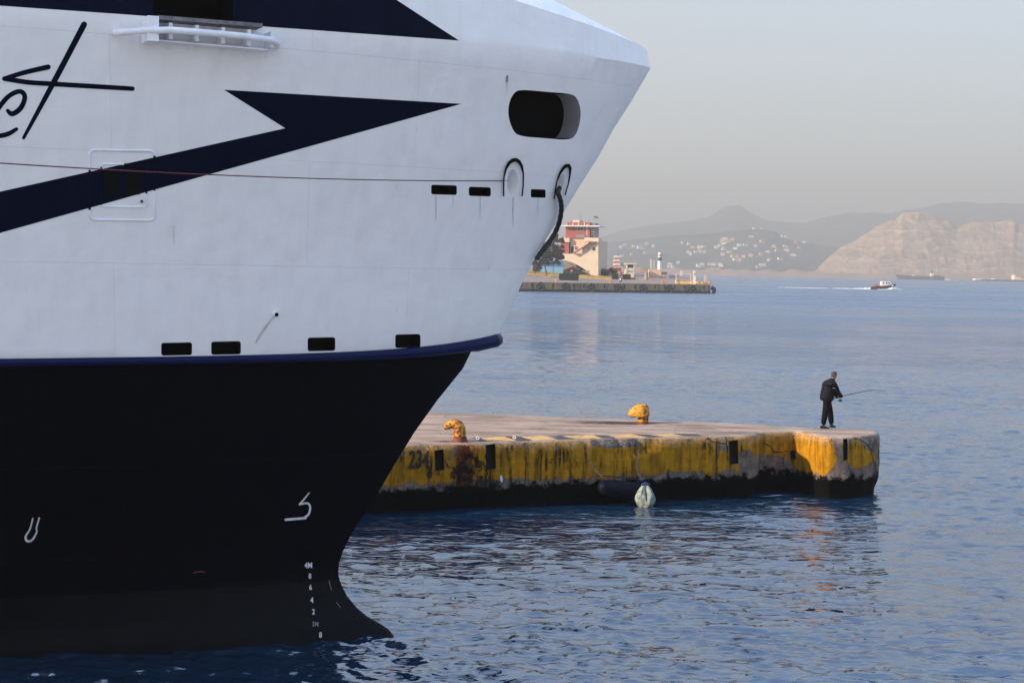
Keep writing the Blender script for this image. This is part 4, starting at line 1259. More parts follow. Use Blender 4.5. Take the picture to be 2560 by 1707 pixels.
def win(x0, x1, y0, y1, Y, name='window', mull=True):
    f = part(name, [(x0, x1, y0, y1)], M['wframe'], Y - .12, .2)
    w_ = .35
    n = 2 if mull else 1
    dx = (x1 - x0 - w_ * 2) / n
    part('pane', [(x0 + w_ * 1.6 + dx * i, x0 + w_ * .6 + dx * (i + 1), y0 + w_ * 1.5, y1 - w_ * 1.5) for i in range(n)], M['glass'], Y - .17, .2, f)
win(1423, 1432, 615, 632, BY + 1.4, 'door', False)
win(1434, 1442, 616, 625, BY + 1.4)
win(1470, 1473.3, 617, 626, BY + .0, mull=False)
win(1481.5, 1489, 617.5, 626.5, BY + .0, mull=False)
# stair
mb = MB()
a, b_, c = at(1436, 632, BY - .1), at(1479, 604.5, BY - .1), at(1493, 604.5, BY - .1)
mb.prism([a, b_, b_ + V((0, 0, -.38)), a + V((0, 0, -.38))], (0, -1.2, 0)); mb.prism([b_, c, c + V((0, 0, -.3)), b_ + V((0, 0, -.3))], (0, -1.2, 0))
stair = mb.build('stair_flight', simple('red_stair', (.26, .05, .045), .6), bl)
mb = MB()
for k in range(13):
    p = a.lerp(b_, k / 12) + V((0, -1.15, 0)); mb.tube([p, p + V((0, 0, 1.0))], .025, 4)
for k in range(5):
    p = b_.lerp(c, k / 4) + V((0, -1.15, 0)); mb.tube([p, p + V((0, 0, 1.0))], .025, 4)
mb.tube([a + V((0, -1.15, 1)), b_ + V((0, -1.15, 1)), c + V((0, -1.15, 1))], .035, 4); mb.tube([a + V((0, -1.15, .5)), b_ + V((0, -1.15, .5)), c + V((0, -1.15, .5))], .02, 4)
mb.build('handrail', M['wframe'], stair)
# red tower
part('tower_wall', [(1411, 1474, 556.5, 595)], M['redwall'], BY + 1, 9)
part('glazed_stair_core', [(1474.2, 1484, 558, 595)], M['steel'], BY + 1.6, 7)
part('core_glazing', [(1476, 1482.5, 567.5, 584)], M['glass'], BY + 1.4, .3)
part('core_band', [(1474.2, 1484.3, 570, 570.8), (1474.2, 1484.3, 575, 575.8), (1474.2, 1484.3, 580, 580.8)], M['wframe'], BY + 1.3, .3)
win(1476.5, 1483, 585.5, 595, BY + 1.5, 'door', False)
part('canopy_slab', [(1403, 1501, 564.6, 565.6)], M['wframe'], BY - .6, 11)
part('light_panel', [(1438, 1460, 586.5, 594.8)], M['conc'], BY + .9, .2)
win(1441, 1457, 567.5, 577, BY + 1)
for x in (1415, 1430.5, 1445.5, 1460.5): part('parapet_post', [(x - .7, x + .7, 556.5, 565)], M['wframe'], BY + .7, .35)
# vertical white lettering, too small in the photograph to read
mb = MB()
rl = random.Random(4)
for k in range(9):
    y = 562.5 + k * 3.1
    if 563 < y < 566: continue
    pbox(mb, 1465.2, 1466.0, y - 1.5, y + 1.6, BY + .9, .15)
    pbox(mb, 1465.2, 1467.6, y - 1.1 + rl.choice((0, 1.3)), y - .5 + rl.choice((0, 1.2)), BY + .92, .12)
mb.build('vertical_lettering', M['wframe'], bl)
part('roof_box', [(1425, 1443, 550.5, 556.4)], M['cream'], BY + 3, 5)
part('roof_unit', [(1419, 1424, 552.5, 556.4)], M['steel'], BY + 3, 2)
for x, y0 in ((1445, 531.5), (1464, 547), (1477, 541)):
    mb = MB(); mb.tube([at(x + .0, 557, BY + 4), at(x + .2, y0, BY + 4)], .05, 5); mb.build('roof_mast', M['steel'], bl)
mb = MB(); mb.tube([at(1440.5, 557, BY + 4), at(1440.7, 533, BY + 4)], .05, 5)
mb.tube([at(1441, 545, BY + 4), at(1445, 540, BY + 4)], .04, 4); mb.tube([at(1439, 541, BY + 4), at(1447, 543.5, BY + 4)], .04, 4)
mb.build('roof_mast', M['steel'], bl)
M['flag'] = simple('dark_flag', (.05, .05, .07), .8, .5, 3)
for x, y in ((1478, 541), (1483, 542.5)):
    mb = MB(); vs = []
    for i in range(7):
        for z in (0, 3.5):
            p = at(x + i * .75, y + z + .5 * math.sin(i * 1.1), BY + 4); p.y += .25 * math.sin(i * 1.3); vs.append(p)
    mb.add(vs, [(2 * i, 2 * i + 2, 2 * i + 3, 2 * i + 1) for i in range(6)])
    mb.build('flag', M['flag'], bl, fix=False)
mb = MB(); mb.tube([at(1485, 557, BY + 4), at(1485, 539, BY + 4)], .04, 4); mb.build('flag_pole', M['steel'], bl)
mb = MB(); mb.tube([at(1483, 557, BY + 4), at(1501, 565, BY + 4)], .04, 4); mb.build('stay_wire', M['steel'], bl)
# platform rail on the right
mb = MB()
for k in range(7): p = at(1484 + k * 2.1, 595, BY); mb.tube([p, p + V((0, 0, 1.1))], .03, 4)
mb.tube([at(1484, 588, BY), at(1497, 588, BY)], .035, 4); mb.tube([at(1484, 591.5, BY), at(1497, 591.5, BY)], .02, 4); mb.build('terrace_rail', M['steel'], bl)

bl.matrix_basis = bl.matrix_basis @ Matrix.Rotation(R(-15), 4, 'Z')
# ---- blue shed left of the tower, behind the tree
sh = empty('blue_shed', at(1370, 686, BY - 2), 'pale blue shed with a bright blue top band behind the big tree', 'shed')
part('shed_wall', [(1332, 1408, 664, 687)], simple('pale_blue_sheet', (.22, .42, .56), .6, .06, .5), BY - 3, 6, sh)
part('fascia', [(1350, 1408.5, 653.5, 664)], simple('bright_blue_sheet', (.05, .20, .50), .6, .06, .5), BY - 3.2, 6.4, sh)
part('dark_bay', [(1331.5, 1350, 655, 687)], simple('dark_bay', (.04, .05, .07), .8), BY - 3.1, 4, sh)
part('joint', [(1382, 1382.7, 664, 686.5)], M['steel'], BY - 3.1, .2, sh)

# ---- foliage
def leaf_mat(name, c0, c1):
    m, t, b = newmat(name)
    v, pos = geo_pos(t)
    n = nz(t, v, 1.2, 3); n2 = nz(t, v, 7, 2)
    t.links.new(mixc(t, ramp(t, math_(t, 'ADD', math_(t, 'MULTIPLY', n, .5), math_(t, 'MULTIPLY', n2, .5)), .35, .65), c0, c1), b.inputs['Base Color'])
    b.inputs['Roughness'].default_value = .7
    return m
M['leaf'] = leaf_mat('dark_leaves', (.010, .015, .010), (.034, .042, .024))
M['leaf2'] = leaf_mat('hedge_leaves', (.012, .026, .016), (.03, .055, .028))
M['bark'] = simple('bark', (.16, .12, .08), .9, .3, 3)
def leaves(mb, c, rad, n, size, rn):
    for _ in range(n):
        d = V((rn.gauss(0, 1), rn.gauss(0, 1), rn.gauss(0, 1))).normalized() * rn.random() ** .4
        p = c + V((d.x * rad[0], d.y * rad[1], d.z * rad[2]))
        a = V((rn.gauss(0, 1), rn.gauss(0, 1), rn.gauss(0, .7))).normalized(); b_ = a.cross(V((rn.random(), rn.random(), rn.random() + .1))).normalized()
        s_ = size * rn.uniform(.6, 1.4)
        mb.add([p - a * s_, p + b_ * s_ * .55, p + a * s_, p - b_ * s_ * .55], [(0, 1, 2, 3)])
TY = 492.0
tb = on_apron(1366, 692)
tree = empty('tree', tb, 'large dark leafy tree on the distant quay partly hidden by the ferry bow', 'tree')
S = TY / F
mb = MB()
mb.tube([tb, tb + V((-.15, 0, 1.5)), tb + V((-.5, 0, 3.2)), tb + V((-.6, 0, 4.6)), tb + V((-.2, 0, 7)), tb + V((.6, 0, 10))], [.30, .24, .20, .18, .12, .05], 9)
for dx, dz in ((-3.2, 6.5), (2.8, 7), (-1.8, 9.5), (1.8, 9.5), (3.6, 5.2)):
    mb.tube([tb + V((-.6, 0, 4.2)), tb + V((dx * .5, dz * .1, 4 + (dz - 4) * .5)), tb + V((dx, dz * .05, dz))], [.13, .09, .04], 6)
mb.build('trunk', M['bark'], tree)
mb = MB(); rn = random.Random(11)
for x, y, rx, rz in ((1387, 600, 9, 14), (1375, 620, 22, 16), (1395, 622, 15, 13), (1350, 640, 22, 16), (1398, 640, 13, 12), (1378, 642, 22, 15), (1364, 655, 18, 10), (1342, 660, 12, 10), (1388, 655, 12, 7), (1402, 632, 9, 10), (1330, 645, 18, 15), (1356, 622, 20, 16), (1391, 588, 6, 7), (1345, 672, 9, 8), (1402, 602, 8, 8), (1383, 632, 20, 12)):
    c = at(x, y, tb.y + rn.uniform(-1.2, 1.2))
    for _ in range(9):
        cc = c + V((rn.uniform(-1, 1) * rx * S * .75, rn.uniform(-1.6, 1.6), rn.uniform(-1, 1) * rz * S * .75))
        leaves(mb, cc, (rx * S * .42, 1.0, rz * S * .38), 120, .22, rn)
mb.build('crown', M['leaf'], tree, sm=False, fix=False)
mb = MB(); pbox(mb, 1351, 1377, 691, 693.5, tb.y - 1, 2.2)
tag(mb.build('tree_kerb', simple('yellow_kerb', (.62, .38, .10), .7)), 'low yellow kerb round the foot of the big tree on the distant quay', 'kerb')
def hedge(x0, x1, y0, y1, lb, seed, cat='hedge', nm='hedge', group=None, round_=False):
    a = on_apron((x0 + x1) / 2, y1); w_ = (x1 - x0) / F * a.y; h_ = (y1 - y0) / F * a.y
    rn = random.Random(seed); mb = MB()
    if not round_:
        mb.box(a + V((0, .8, h_ * .47)), (w_ * .95, 1.4, h_ * .88))
        for _ in range(int(w_ * 260)):
            p = a + V((rn.uniform(-.5, .5) * w_, rn.choice((0.05, .05, rn.uniform(0, 1.6))), rn.uniform(0, 1) * h_))
            if p.y > a.y + .1: p.z = a.z + h_ * .95
            p += V((rn.gauss(0, .05), rn.gauss(0, .06), rn.gauss(0, .06)))
            leaves(mb, p, (.1, .1, .1), 1, .13, rn)
    else:
        for k in range(26):
            u = rn.uniform(-1, 1); cc = a + V((u * w_ * .4, rn.uniform(.3, 2.5), h_ * rn.uniform(.1, .75) * (1 - .4 * u * u)))
            leaves(mb, cc, (w_ * .15, .8, h_ * .2), 110, .15, rn)
    return tag(mb.build(nm, M['leaf2'], sm=False, fix=False), lb, cat, group)
hedge(1397, 1447, 684, 701, 'long clipped dark hedge on the distant quay in front of the control tower', 1)
hedge(1530, 1546, 684, 698, 'small dark square hedge left of the scooter on the distant quay', 2)
hedge(1557, 1577, 686, 698.5, 'dark square hedge in front of the guard booth', 3)
hedge(1500, 1546, 663, 690, 'broad rounded green bush between the control tower and the scooter', 5, 'bush', 'bush', None, True)

# ---- yellow barriers
M['barrier'] = simple('yellow_barrier_paint', (.78, .50, .12), .7, .12, .6)
segs = [(1296, 1317, 677), (1318, 1336.5, 678), (1338.5, 1357, 679.5), (1358.5, 1378, 680.5), (1379.5, 1396, 682), (1448, 1468, 686.5), (1468.7, 1488, 687.8), (1488.7, 1508, 689), (1508.7, 1528, 690.3)]
for i, (x0, x1, y0) in enumerate(segs):
    y1 = y0 + 8.5
    a, b_ = on_apron(x0, y1), on_apron(x1, y1 + .3)
    d = b_ - a; yv = V((0, 1, 0)); h_ = (y1 - y0) / F * a.y
    pf = [(-.0, 0), (.0, .12), (.18, .30), (.24, h_), (.40, h_), (.46, .30), (.64, .12), (.64, 0)]
    mb = MB(); mb.loft([[a + yv * q + V((0, 0, z)) for q, z in pf], [b_ + yv * q + V((0, 0, z)) for q, z in pf]])
    where = 'left of the hedge' if i < 5 else 'right of the long hedge'
    tag(mb.build('concrete_barrier', M['barrier'], sm=False), 'yellow concrete barrier, ' + ['first', 'second', 'third', 'fourth', 'fifth', 'first', 'second', 'third', 'last'][i] + ' from the left, in the row ' + where, 'barrier', 'yellow barriers ' + ('left' if i < 5 else 'right') + ' of the hedge')

# ---- no entry signs
M['sign_red'] = simple('sign_red', (.62, .03, .04), .5, .05)
for x, y, gx, lb in ((1429, 677, 686, 'round red no entry sign left, in front of the dark door of the control tower'), (1471, 679, 688, 'round red no entry sign right, where the arch of the control tower meets the ground')):
    c = at(x, y, BY - 4); s_ = empty('no_entry_sign', V((c.x, c.y, apron_z(c.y, c.x))), lb, 'sign', 'no entry signs by the control tower')
    mb = MB(); mb.tube([c + V((0, .05, -.2)), V((c.x, c.y + .05, apron_z(c.y, c.x)))], .04, 6); mb.build('pole', M['steel'], s_)
    mb = MB(); mb.tube([c, c + V((0, -.05, 0))], .40, 20); dsc = mb.build('disc', M['sign_red'], s_)
    mb = MB(); mb.box(c + V((0, -.07, 0)), (.56, .03, .14)); mb.build('white_bar', M['wframe'], dsc)

# ---- scooter
c = on_apron(1551.5, 706.5)
scoot = empty('scooter', c, 'dark scooter with a lit front parked near the distant quay edge', 'scooter')
mb = MB(); mb.loft([[c + V((w_ * cx_, y, z0 + h_ * cz_)) for cx_, cz_ in ((-1, 0), (-1, .7), (-.5, 1), (.5, 1), (1, .7), (1, 0))] for y, w_, z0, h_ in ((-.7, .12, .55, .45), (-.5, .28, .35, .75), (-.1, .30, .3, .35), (.2, .30, .3, .5), (.7, .24, .5, .5), (.95, .12, .7, .3))])
mb.build('body', simple('scooter_dark', (.015, .018, .035), .4), scoot)
for y in (-.65, .65):
    mb = MB(); mb.tube([c + V((-.07, y, .3)), c + V((.07, y, .3))], .3, 18); mb.build('wheel', M['tyre'], scoot)
mb = MB(); mb.tube([c + V((-.42, -.45, 1.18)), c + V((0, -.55, 1.1)), c + V((.42, -.45, 1.18))], .03, 6); mb.tube([c + V((0, -.55, 1.1)), c + V((0, -.6, .7))], .05, 6)
for sx in (-1, 1): mb.tube([c + V((sx * .35, -.5, 1.17)), c + V((sx * .42, -.5, 1.42))], .02, 5)
mb.build('handlebar', M['steel'], scoot)
mb = MB(); mb.tube([c + V((-.18, -.78, .95)), c + V((-.18, -.70, .95))], .11, 12)
hm_, t_, b2_ = newmat('headlight'); b2_.inputs['Base Color'].default_value = (.9, .9, .85, 1); b2_.inputs['Emission Color'].default_value = (1, .97, .9, 1); b2_.inputs['Emission Strength'].default_value = 2
mb.build('headlight', hm_, scoot)
mb = MB(); mb.lathe(c + V((0, .1, .86)), [(.26, 0), (.28, .06), (.2, .12)], 14); mb.build('seat', M['black'], scoot)
mb = MB(); mb.box(c + V((0, .75, 1.15)), (.5, .4, .4)); mb.build('top_box', M['black'], scoot)

# ---- red and white lattice mast and its vessel behind the bush
M['rw_red'] = simple('signal_red', (.45, .09, .08), .6, .1)
vs_ = empty('moored_vessel', V((at(1546, 690, 560).x, 562, 0)), 'moored red vessel with a red and white lattice mast behind the bush', 'ship')
VY = 560
mb = MB()
hx0, hx1 = at(1520, 690, VY).x, at(1568, 690, VY).x
z0 = 0; zt = at(1545, 669, VY).z
mb.loft([[V((x, VY + y * wd, z)) for y, z in ((-1, zt), (-.8, .0), (.8, .0), (1, zt))] for x, wd in ((hx0, .3), (hx0 + 1, 2), (hx1 - 1.5, 2), (hx1, .2))])
mb.build('red_hull', simple('vessel_red', (.30, .06, .05), .6), vs_)
mb = MB(); pbox(mb, 1538, 1557, 667.5, 669, VY - 2.2, 4.4); mb.build('white_deck_edge', M['wframe'], vs_)
def lattice(mb_r, mb_w, x0, x1, y0, y1, Y, n):
    for k in range(n):
        ya, yb = y1 + (y0 - y1) * k / n, y1 + (y0 - y1) * (k + 1) / n
        m_ = mb_r if k % 2 == 0 else mb_w
        sh_ = (k / n) * (x1 - x0) * .10
        A, B_, C_, D_ = at(x0 + sh_, ya, Y), at(x1 - sh_, ya, Y), at(x0 + sh_, yb, Y), at(x1 - sh_, yb, Y)
        for o in (V((0, 0, 0)), V((0, 2, 0))):
            for p, q in ((A, C_), (B_, D_), (A, D_), (B_, C_), (C_, D_)): m_.tube([p + o, q + o], .085, 4)
for k in range(6):
    r_ = MB(); lattice(r_, r_, 1535 + k * .3, 1549 - k * .3, 668 - (k + 1) * 4.67, 668 - k * 4.67, VY + 1, 1)
    r_.build('mast_bay', M['rw_red'] if k % 2 == 0 else M['wframe'], vs_)
mb = MB(); mb.tube([at(1545, 640, VY + 1), at(1547, 634, VY + 1)], .2, 5); mb.box(at(1553, 663, VY), (.8, 1, 1.6)); mb.box(at(1556, 665, VY), (.5, .8, 1.2)); mb.build('mast_top', M['steel'], vs_)
# small white boat top right of the tower
mb = MB(); bx_ = empty('small_boat', V((at(1507, 670, 540).x, 540, 0)), 'small white boat mast showing between the control tower and the bush', 'boat')
mb.loft([[at(x, y, 540) + V((0, o, 0)) for x, y in ((1500, 666), (1502, 671), (1512, 671), (1514, 665))] for o in (-.5, 1.5)]); mb.build('hull', M['wframe'], bx_)
mb = MB(); mb.tube([at(1507, 666, 540), at(1507.5, 652, 540)], .08, 5); mb.tube([at(1504, 661, 540), at(1510, 660, 540)], .07, 5); mb.box(at(1507, 663, 540), (.9, 1, .6)); mb.build('mast', M['wframe'], bx_)
# red bin-like float
c = on_apron(1553, 691.5)
mb = MB(); mb.lathe(at(1551, 689, 503), [(.2, 0), (.55, .2), (.6, .7), (.5, 1.2), (.2, 1.5)], 14)
tag(mb.build('red_buoy', simple('faded_red', (.33, .10, .09), .7)), 'faded red buoy standing between the two square hedges', 'buoy')

# ---- breakwater, stone blocks, lighthouse
M['brk'] = simple('pinkish_stone', (.40, .30, .26), .9, .18, .5, bmp=.2)
M['brk2'] = simple('sunlit_stone', (.58, .40, .27), .9, .2, .4, bmp=.2)  # lighter copy of the stone, with sunlight put into the colour
QY = 540
part_b = MB(); a = at(1556, 669, QY); b_ = at(1632, 672, QY); part_b.box(((a.x + b_.x) / 2, QY + 1.5, (a.z) / 2 - .5), (b_.x - a.x, 3, a.z + 1))
tag(part_b.build('breakwater_wall', M['brk'], sm=False), 'long pinkish stone breakwater wall behind the guard booth', 'wall')
mb = MB(); pbox(mb, 1622, 1652.4, 674, 702, 504.5, 7); 
tag(mb.build('stone_block', M['brk2'], sm=False), 'tan stone block left of the lighthouse foot', 'wall')
mb = MB(); pbox(mb, 1652.6, 1672, 686, 702.5, 504, 8)  # darker stone stands for the shaded right face of the same block
tag(mb.build('stone_block', M['brk'], sm=False), 'right part of the stone block by the lighthouse foot, darkened as its shaded face', 'wall')
mb = MB(); pbox(mb, 1628, 1645, 672, 680, 507, 4)
tag(mb.build('hut', simple('blue_grey_wall', (.24, .28, .31), .8)), 'low blue grey hut on the block left of the lighthouse', 'hut')
mb = MB(); pbox(mb, 1647.5, 1668, 680.3, 686.2, 507, 4)
tag(mb.build('hut', simple('slate_wall', (.20, .22, .24), .8)), 'low slate coloured hut right of the lighthouse foot', 'hut')
LY = 506
lb_ = at(1648.5, 684, LY); lt = at(1650, 631.5, LY); k_ = LY / F
lh = empty('lighthouse', V((lb_.x, LY, lb_.z)), 'white harbour lighthouse with a dark green band on the distant breakwater', 'lighthouse')
H_ = lt.z - lb_.z
zf_ = lambda y: (684 - y) * k_
base = V((lb_.x, LY, lb_.z))
mb = MB(); mb.lathe(base, [(.66, 0), (.64, zf_(652.2))], 24); mb.lathe(base, [(.64, zf_(643.8)), (.62, zf_(638.5))], 24); mb.build('tower', M['wframe'], lh)
mb = MB(); mb.lathe(base, [(.66, zf_(652.1)), (.655, zf_(643.9))], 24); mb.build('green_band', simple('dark_green', (.03, .10, .085), .5), lh)
mb = MB(); mb.lathe(base, [(.62, zf_(639)), (1.05, zf_(638.6)), (1.05, zf_(637.4)), (.6, zf_(637.2))], 20)
for k in range(10):
    a_ = 2 * math.pi * k / 10; p = base + V((1.02 * math.cos(a_), 1.02 * math.sin(a_), zf_(637.4))); mb.tube([p, p + V((0, 0, .55))], .03, 4)
mb.tube([base + V((.9, 0, zf_(638))), base + V((2.0, 0, zf_(638.5)))], .05, 4); mb.build('gallery', M['steel'], lh)
mb = MB(); mb.lathe(base, [(.55, zf_(637.2)), (.55, zf_(632.5)), (.35, zf_(631.6))], 20); mb.build('lantern_room', M['wframe'], lh)
mb = MB(); mb.tube([base + V((0, 0, zf_(632))), base + V((.05, 0, zf_(625)))], .06, 5); mb.lathe(base + V((0, 0, zf_(631.5))), [(.12, 0), (.14, .3), (.05, .4)], 10); mb.build('lamp_mast', M['steel'], lh)
# pale twin silo seen through the haze
YS = 1500
si = empty('silo_tower', V((at(1632, 670, YS).x, YS, 0)), 'pale twin tower fading in haze just left of the lighthouse', 'tower')
mb = MB(); pbox(mb, 1626, 1631, 648, 688, YS, 5); mb.build('left_shaft', simple('pale_wall', (.55, .45, .38), .8), si)
mb = MB(); pbox(mb, 1632.5, 1637.5, 652, 688, YS, 5); mb.build('right_shaft', simple('pale_wall_b', (.48, .41, .36), .8), si)
mb = MB(); pbox(mb, 1627, 1636, 645, 647.6, YS + 1, 3); mb.build('head_house', M['redwall'], si)

# ---- guard booth
gb = empty('guard_booth', on_apron(1575, 697), 'small pale guard booth on posts with a flat roof on the distant quay', 'booth')
GY = 500
def gp(name, rects, mat, Y=GY, d=2.2):
    mb = MB()
    for r in rects: pbox(mb, *r, Y, d)
    return mb.build(name, mat, gb)
M['booth'] = simple('booth_cream', (.66, .58, .46), .7, .05)
gp('roof', [(1563, 1591, 658.3, 661)], M['booth'], GY - .4, 3.2)
gp('glazing', [(1569, 1583, 661, 669.5)], M['glass'])
gp('corner_post', [(1566.5, 1569, 661, 695), (1583, 1585.6, 661, 696)], M['booth'], GY - .1)
gp('cabin_wall', [(1569, 1583, 669.5, 695)], M['booth'])
gp('louvre', [(1569.5, 1582.5, 677, 679.5)], M['steel'], GY - .1, .2)
mb = MB(); mb.prism([at(x, y, GY - .1) for x, y in ((1566.4, 669), (1566.4, 690), (1561.5, 686), (1562.5, 676))], (0, 2, 0)); mb.build('side_stair', M['booth'], gb)
mb = MB()
for x in (1571, 1576.5, 1582): mb.tube([at(x, 658.3, GY), at(1577.2, 643, GY)], .04, 4)
mb.build('roof_aerial', M['steel'], gb)
# utility cabinet, rail barrier, pillar, cone
def small(name, rects, mat, Y, d, lb, cat, group=None):
    mb = MB()
    for r in rects: pbox(mb, *r, Y, d)
    return tag(mb.build(name, mat), lb, cat, group)
cx = empty('cabinet', on_apron(1582, 702), 'short olive cabinet at the left end of the red rail barrier', 'cabinet')
mb = MB(); pbox(mb, 1576, 1588, 695, 702.8, 488, 1.2); mb.build('cabinet_body', simple('olive', (.26, .22, .10), .7), cx)
mb = MB(); pbox(mb, 1575.5, 1588.5, 693.8, 695, 487.9, 1.4); mb.build('cabinet_lid', simple('olive_light', (.36, .31, .16), .7), cx)
rb = empty('rail_barrier', on_apron(1600, 704), 'low red and white rail barrier between the olive cabinet and the grey pillar', 'barrier')
mb = MB(); pbox(mb, 1588.5, 1610, 694.5, 695.7, 486, .12); pbox(mb, 1588.5, 1610, 699, 700.2, 486, .12); mb.build('upper_rail', simple('cream_rail', (.62, .42, .32), .6), rb)
mb = MB(); pbox(mb, 1588.5, 1611, 703, 705, 485.8, .3); pbox(mb, 1609.7, 1611, 688, 705, 485.8, .3); pbox(mb, 1588.3, 1589.3, 694, 705, 485.8, .3); mb.build('red_frame', M['rw_red'], rb)
pc = at(1616, 705, 487); mb = MB(); hh = at(1616, 681, 487).z
az_ = apron_z(487, pc.x); mb.lathe(V((pc.x, 487.6, az_)), [(.62, 0), (.6, .1), (.56, hh - az_ - .25), (.62, hh - az_ - .2), (.62, hh - az_)], 18)
tag(mb.build('pillar', simple('grey_green_pillar', (.25, .26, .23), .8)), 'stout grey pillar standing on the distant quay left of the cone', 'pillar')
cc = on_apron(1632, 707)
co_ = empty('traffic_cone', cc, 'small red traffic cone right of the grey pillar', 'cone')
mb = MB(); mb.box(cc + V((0, 0, .04)), (.6, .6, .08)); mb.build('cone_base', M['wframe'], co_)
mb = MB(); mb.lathe(cc + V((0, 0, .08)), [(.22, 0), (.04, .85)], 12); mb.build('cone_body', M['rw_red'], co_)
mb = MB(); cp = on_apron(1627, 707); mb.tube([cp, cp + V((0, 0, .8))], .05, 6); tag(mb.build('bollard_post', M['rw_red']), 'thin red post beside the small traffic cone', 'post')
mb = MB(); cp = on_apron(1678, 710.5); mb.tube([cp, cp + V((0, 0, .6))], .08, 6); mb.lathe(cp, [(.16, 0), (.1, .12)], 8); tag(mb.build('bollard_post', M['steel']), 'thin dark post alone on the apron right of the lighthouse', 'post')
# lamp mast behind lighthouse
mb = MB(); mb.tube([at(1661.5, 686, 515), at(1662.5, 657, 515)], .06, 5); mb.box(at(1662.8, 656, 515), (.5, .3, .25)); tag(mb.build('lamp_post', M['wframe']), 'slim white lamp post right of the lighthouse', 'lamp post')
# ---- yellow end block with frame
M['yel'] = simple('bright_yellow_wall', (.80, .50, .10), .7, .15, .8)
fr = empty('gate_frame', at(1708, 712, FY + 1), 'thin white goal like frame standing on a yellow wall near the quay tip', 'frame')
mb = MB(); G = FY + 1.2
for x in (1690.5, 1727): mb.tube([at(x, 712, G), at(x, 684, G)], .10, 6)
mb.tube([at(1690.5, 684.3, G), at(1727, 684.8, G)], .09, 6); mb.build('posts', simple('pale_orange_paint', (.70, .52, .36), .6), fr)
mb = MB(); pbox(mb, 1690, 1731, 702, 713.6, G + .3, 2.5); mb.build('yellow_wall', M['yel'], fr)
mb = MB(); pbox(mb, 1690, 1728, 700.6, 702.2, G + .2, 2.7); mb.build('wall_coping', M['lip'], fr)
gpst = empty('tide_gauge', at(1736, 712, FY + .5), 'white board post with a yellow plate between the two yellow walls', 'post')
mb = MB(); pbox(mb, 1733, 1739.8, 677.5, 712, FY + .7, .5); mb.build('board', M['wframe'], gpst)
mb = MB(); pbox(mb, 1734.7, 1738, 680, 688.5, FY + .6, .3); mb.build('plate', simple('ochre_plate', (.45, .36, .12), .7), gpst)
small('yellow_wall', [(1742, 1768, 705, 714.5)], M['yel'], FY + 2.2, 3, 'short bright yellow wall at the tip of the distant quay', 'wall')
small('post', [(1761, 1768.6, 688, 706)], simple('pinkish_post', (.48, .40, .36), .8), FY + 6, .9, 'pinkish grey square post behind the yellow wall at the quay tip', 'post')
small('post', [(1700.5, 1707.6, 677, 690)], simple('pale_post', (.55, .49, .46), .8), 620, 1.2, 'pale square post standing behind the white goal like frame', 'post')

# ------------------------------------------------------------------ BOAT WITH WAKE
WB = at_z(2208, 723.5, 0); KB = WB.y / F
bt = empty('pilot_boat', WB, 'small pilot boat with white wheelhouse and dark hull speeding right across the bay', 'boat')
def bp(x, y, dy=0): q = at(x, y, WB.y); return V((q.x, q.y + dy, q.z))
mb = MB(); rings = []
for x, top, hw in ((2177, 717.5, 1.2), (2181, 717, 1.6), (2195, 716.5, 1.7), (2212, 715, 1.65), (2226, 712.5, 1.2), (2234, 711, .6), (2239.5, 710.5, .08)):
    kz = 723.6 - max(0, (x - 2205)) * .13
    ring = []
    for sy, f_ in ((-1, 0), (-.97, .35), (-.75, .8), (0, 1.05), (.75, .8), (.97, .35), (1, 0)):
        ring.append(bp(x, top + (kz - top) * f_, sy * hw))
    rings.append(ring)
mb.loft(rings); mb.build('hull', simple('boat_hull', (.035, .035, .045), .5), bt)
mb = MB(); mb.tube([bp(2177, 717.3, -1.4), bp(2195, 716.2, -1.75), bp(2212, 714.8, -1.7), bp(2226, 712.2, -1.25), bp(2238, 710.4, -.2), bp(2226, 712.2, 1.25), bp(2195, 716.2, 1.75)], .16, 6); mb.build('rubber_gunwale', M['tyre'], bt)
mb = MB(); mb.prism([bp(x, y, -1.2) for x, y in ((2200, 717), (2202.5, 703), (2223, 703), (2227, 712), (2232, 712), (2232, 715))], (0, 2.4, 0)); cab = mb.build('wheelhouse', M['wframe'], bt, sm=False)
for xa, xb in ((2206, 2209), (2213.5, 2217), (2219, 2223.2)):
    mb = MB(); mb.prism([bp(x, y, -1.23) for x, y in ((xa, 705), (xb - .4, 705), (xb, 709.5), (xa, 709.5))], (0, .05, 0)); mb.build('window', M['glass'], cab)
mb = MB(); mb.box(bp(2214, 702, 0), (2.2, 1.4, .25)); mb.tube([bp(2206, 703), bp(2206, 694)], .05, 5); mb.tube([bp(2204, 697), bp(2208, 697)], .04, 4); mb.build('mast', simple('orange_gear', (.35, .12, .06), .6), bt)
mb = MB()
rn = random.Random(2)
for k in range(7): mb.box(bp(2186 + k * 2.2, 714.8 - rn.random(), rn.uniform(-1, 1)), (.35, .35, .8 + rn.random() * .4))
mb.build('deck_gear', simple('red_gear', (.45, .10, .06), .7), bt)
M['foam'] = simple('foam', (.80, .82, .84), .6, .1, 2)
mb = MB(); rn = random.Random(5)
def blob(c, r0, r1, r2):
    n = 7; rings = []
    for k in range(1, 5):
        a_ = math.pi / 2 * (k - 1) / 4
        rings.append([c + V((r0 * math.cos(a_) * math.cos(t_ * 2 * math.pi / n) * rn.uniform(.8, 1.2), r1 * math.cos(a_) * math.sin(t_ * 2 * math.pi / n), r2 * math.sin(a_) - .08)) for t_ in range(n)])
    mb.loft(rings)
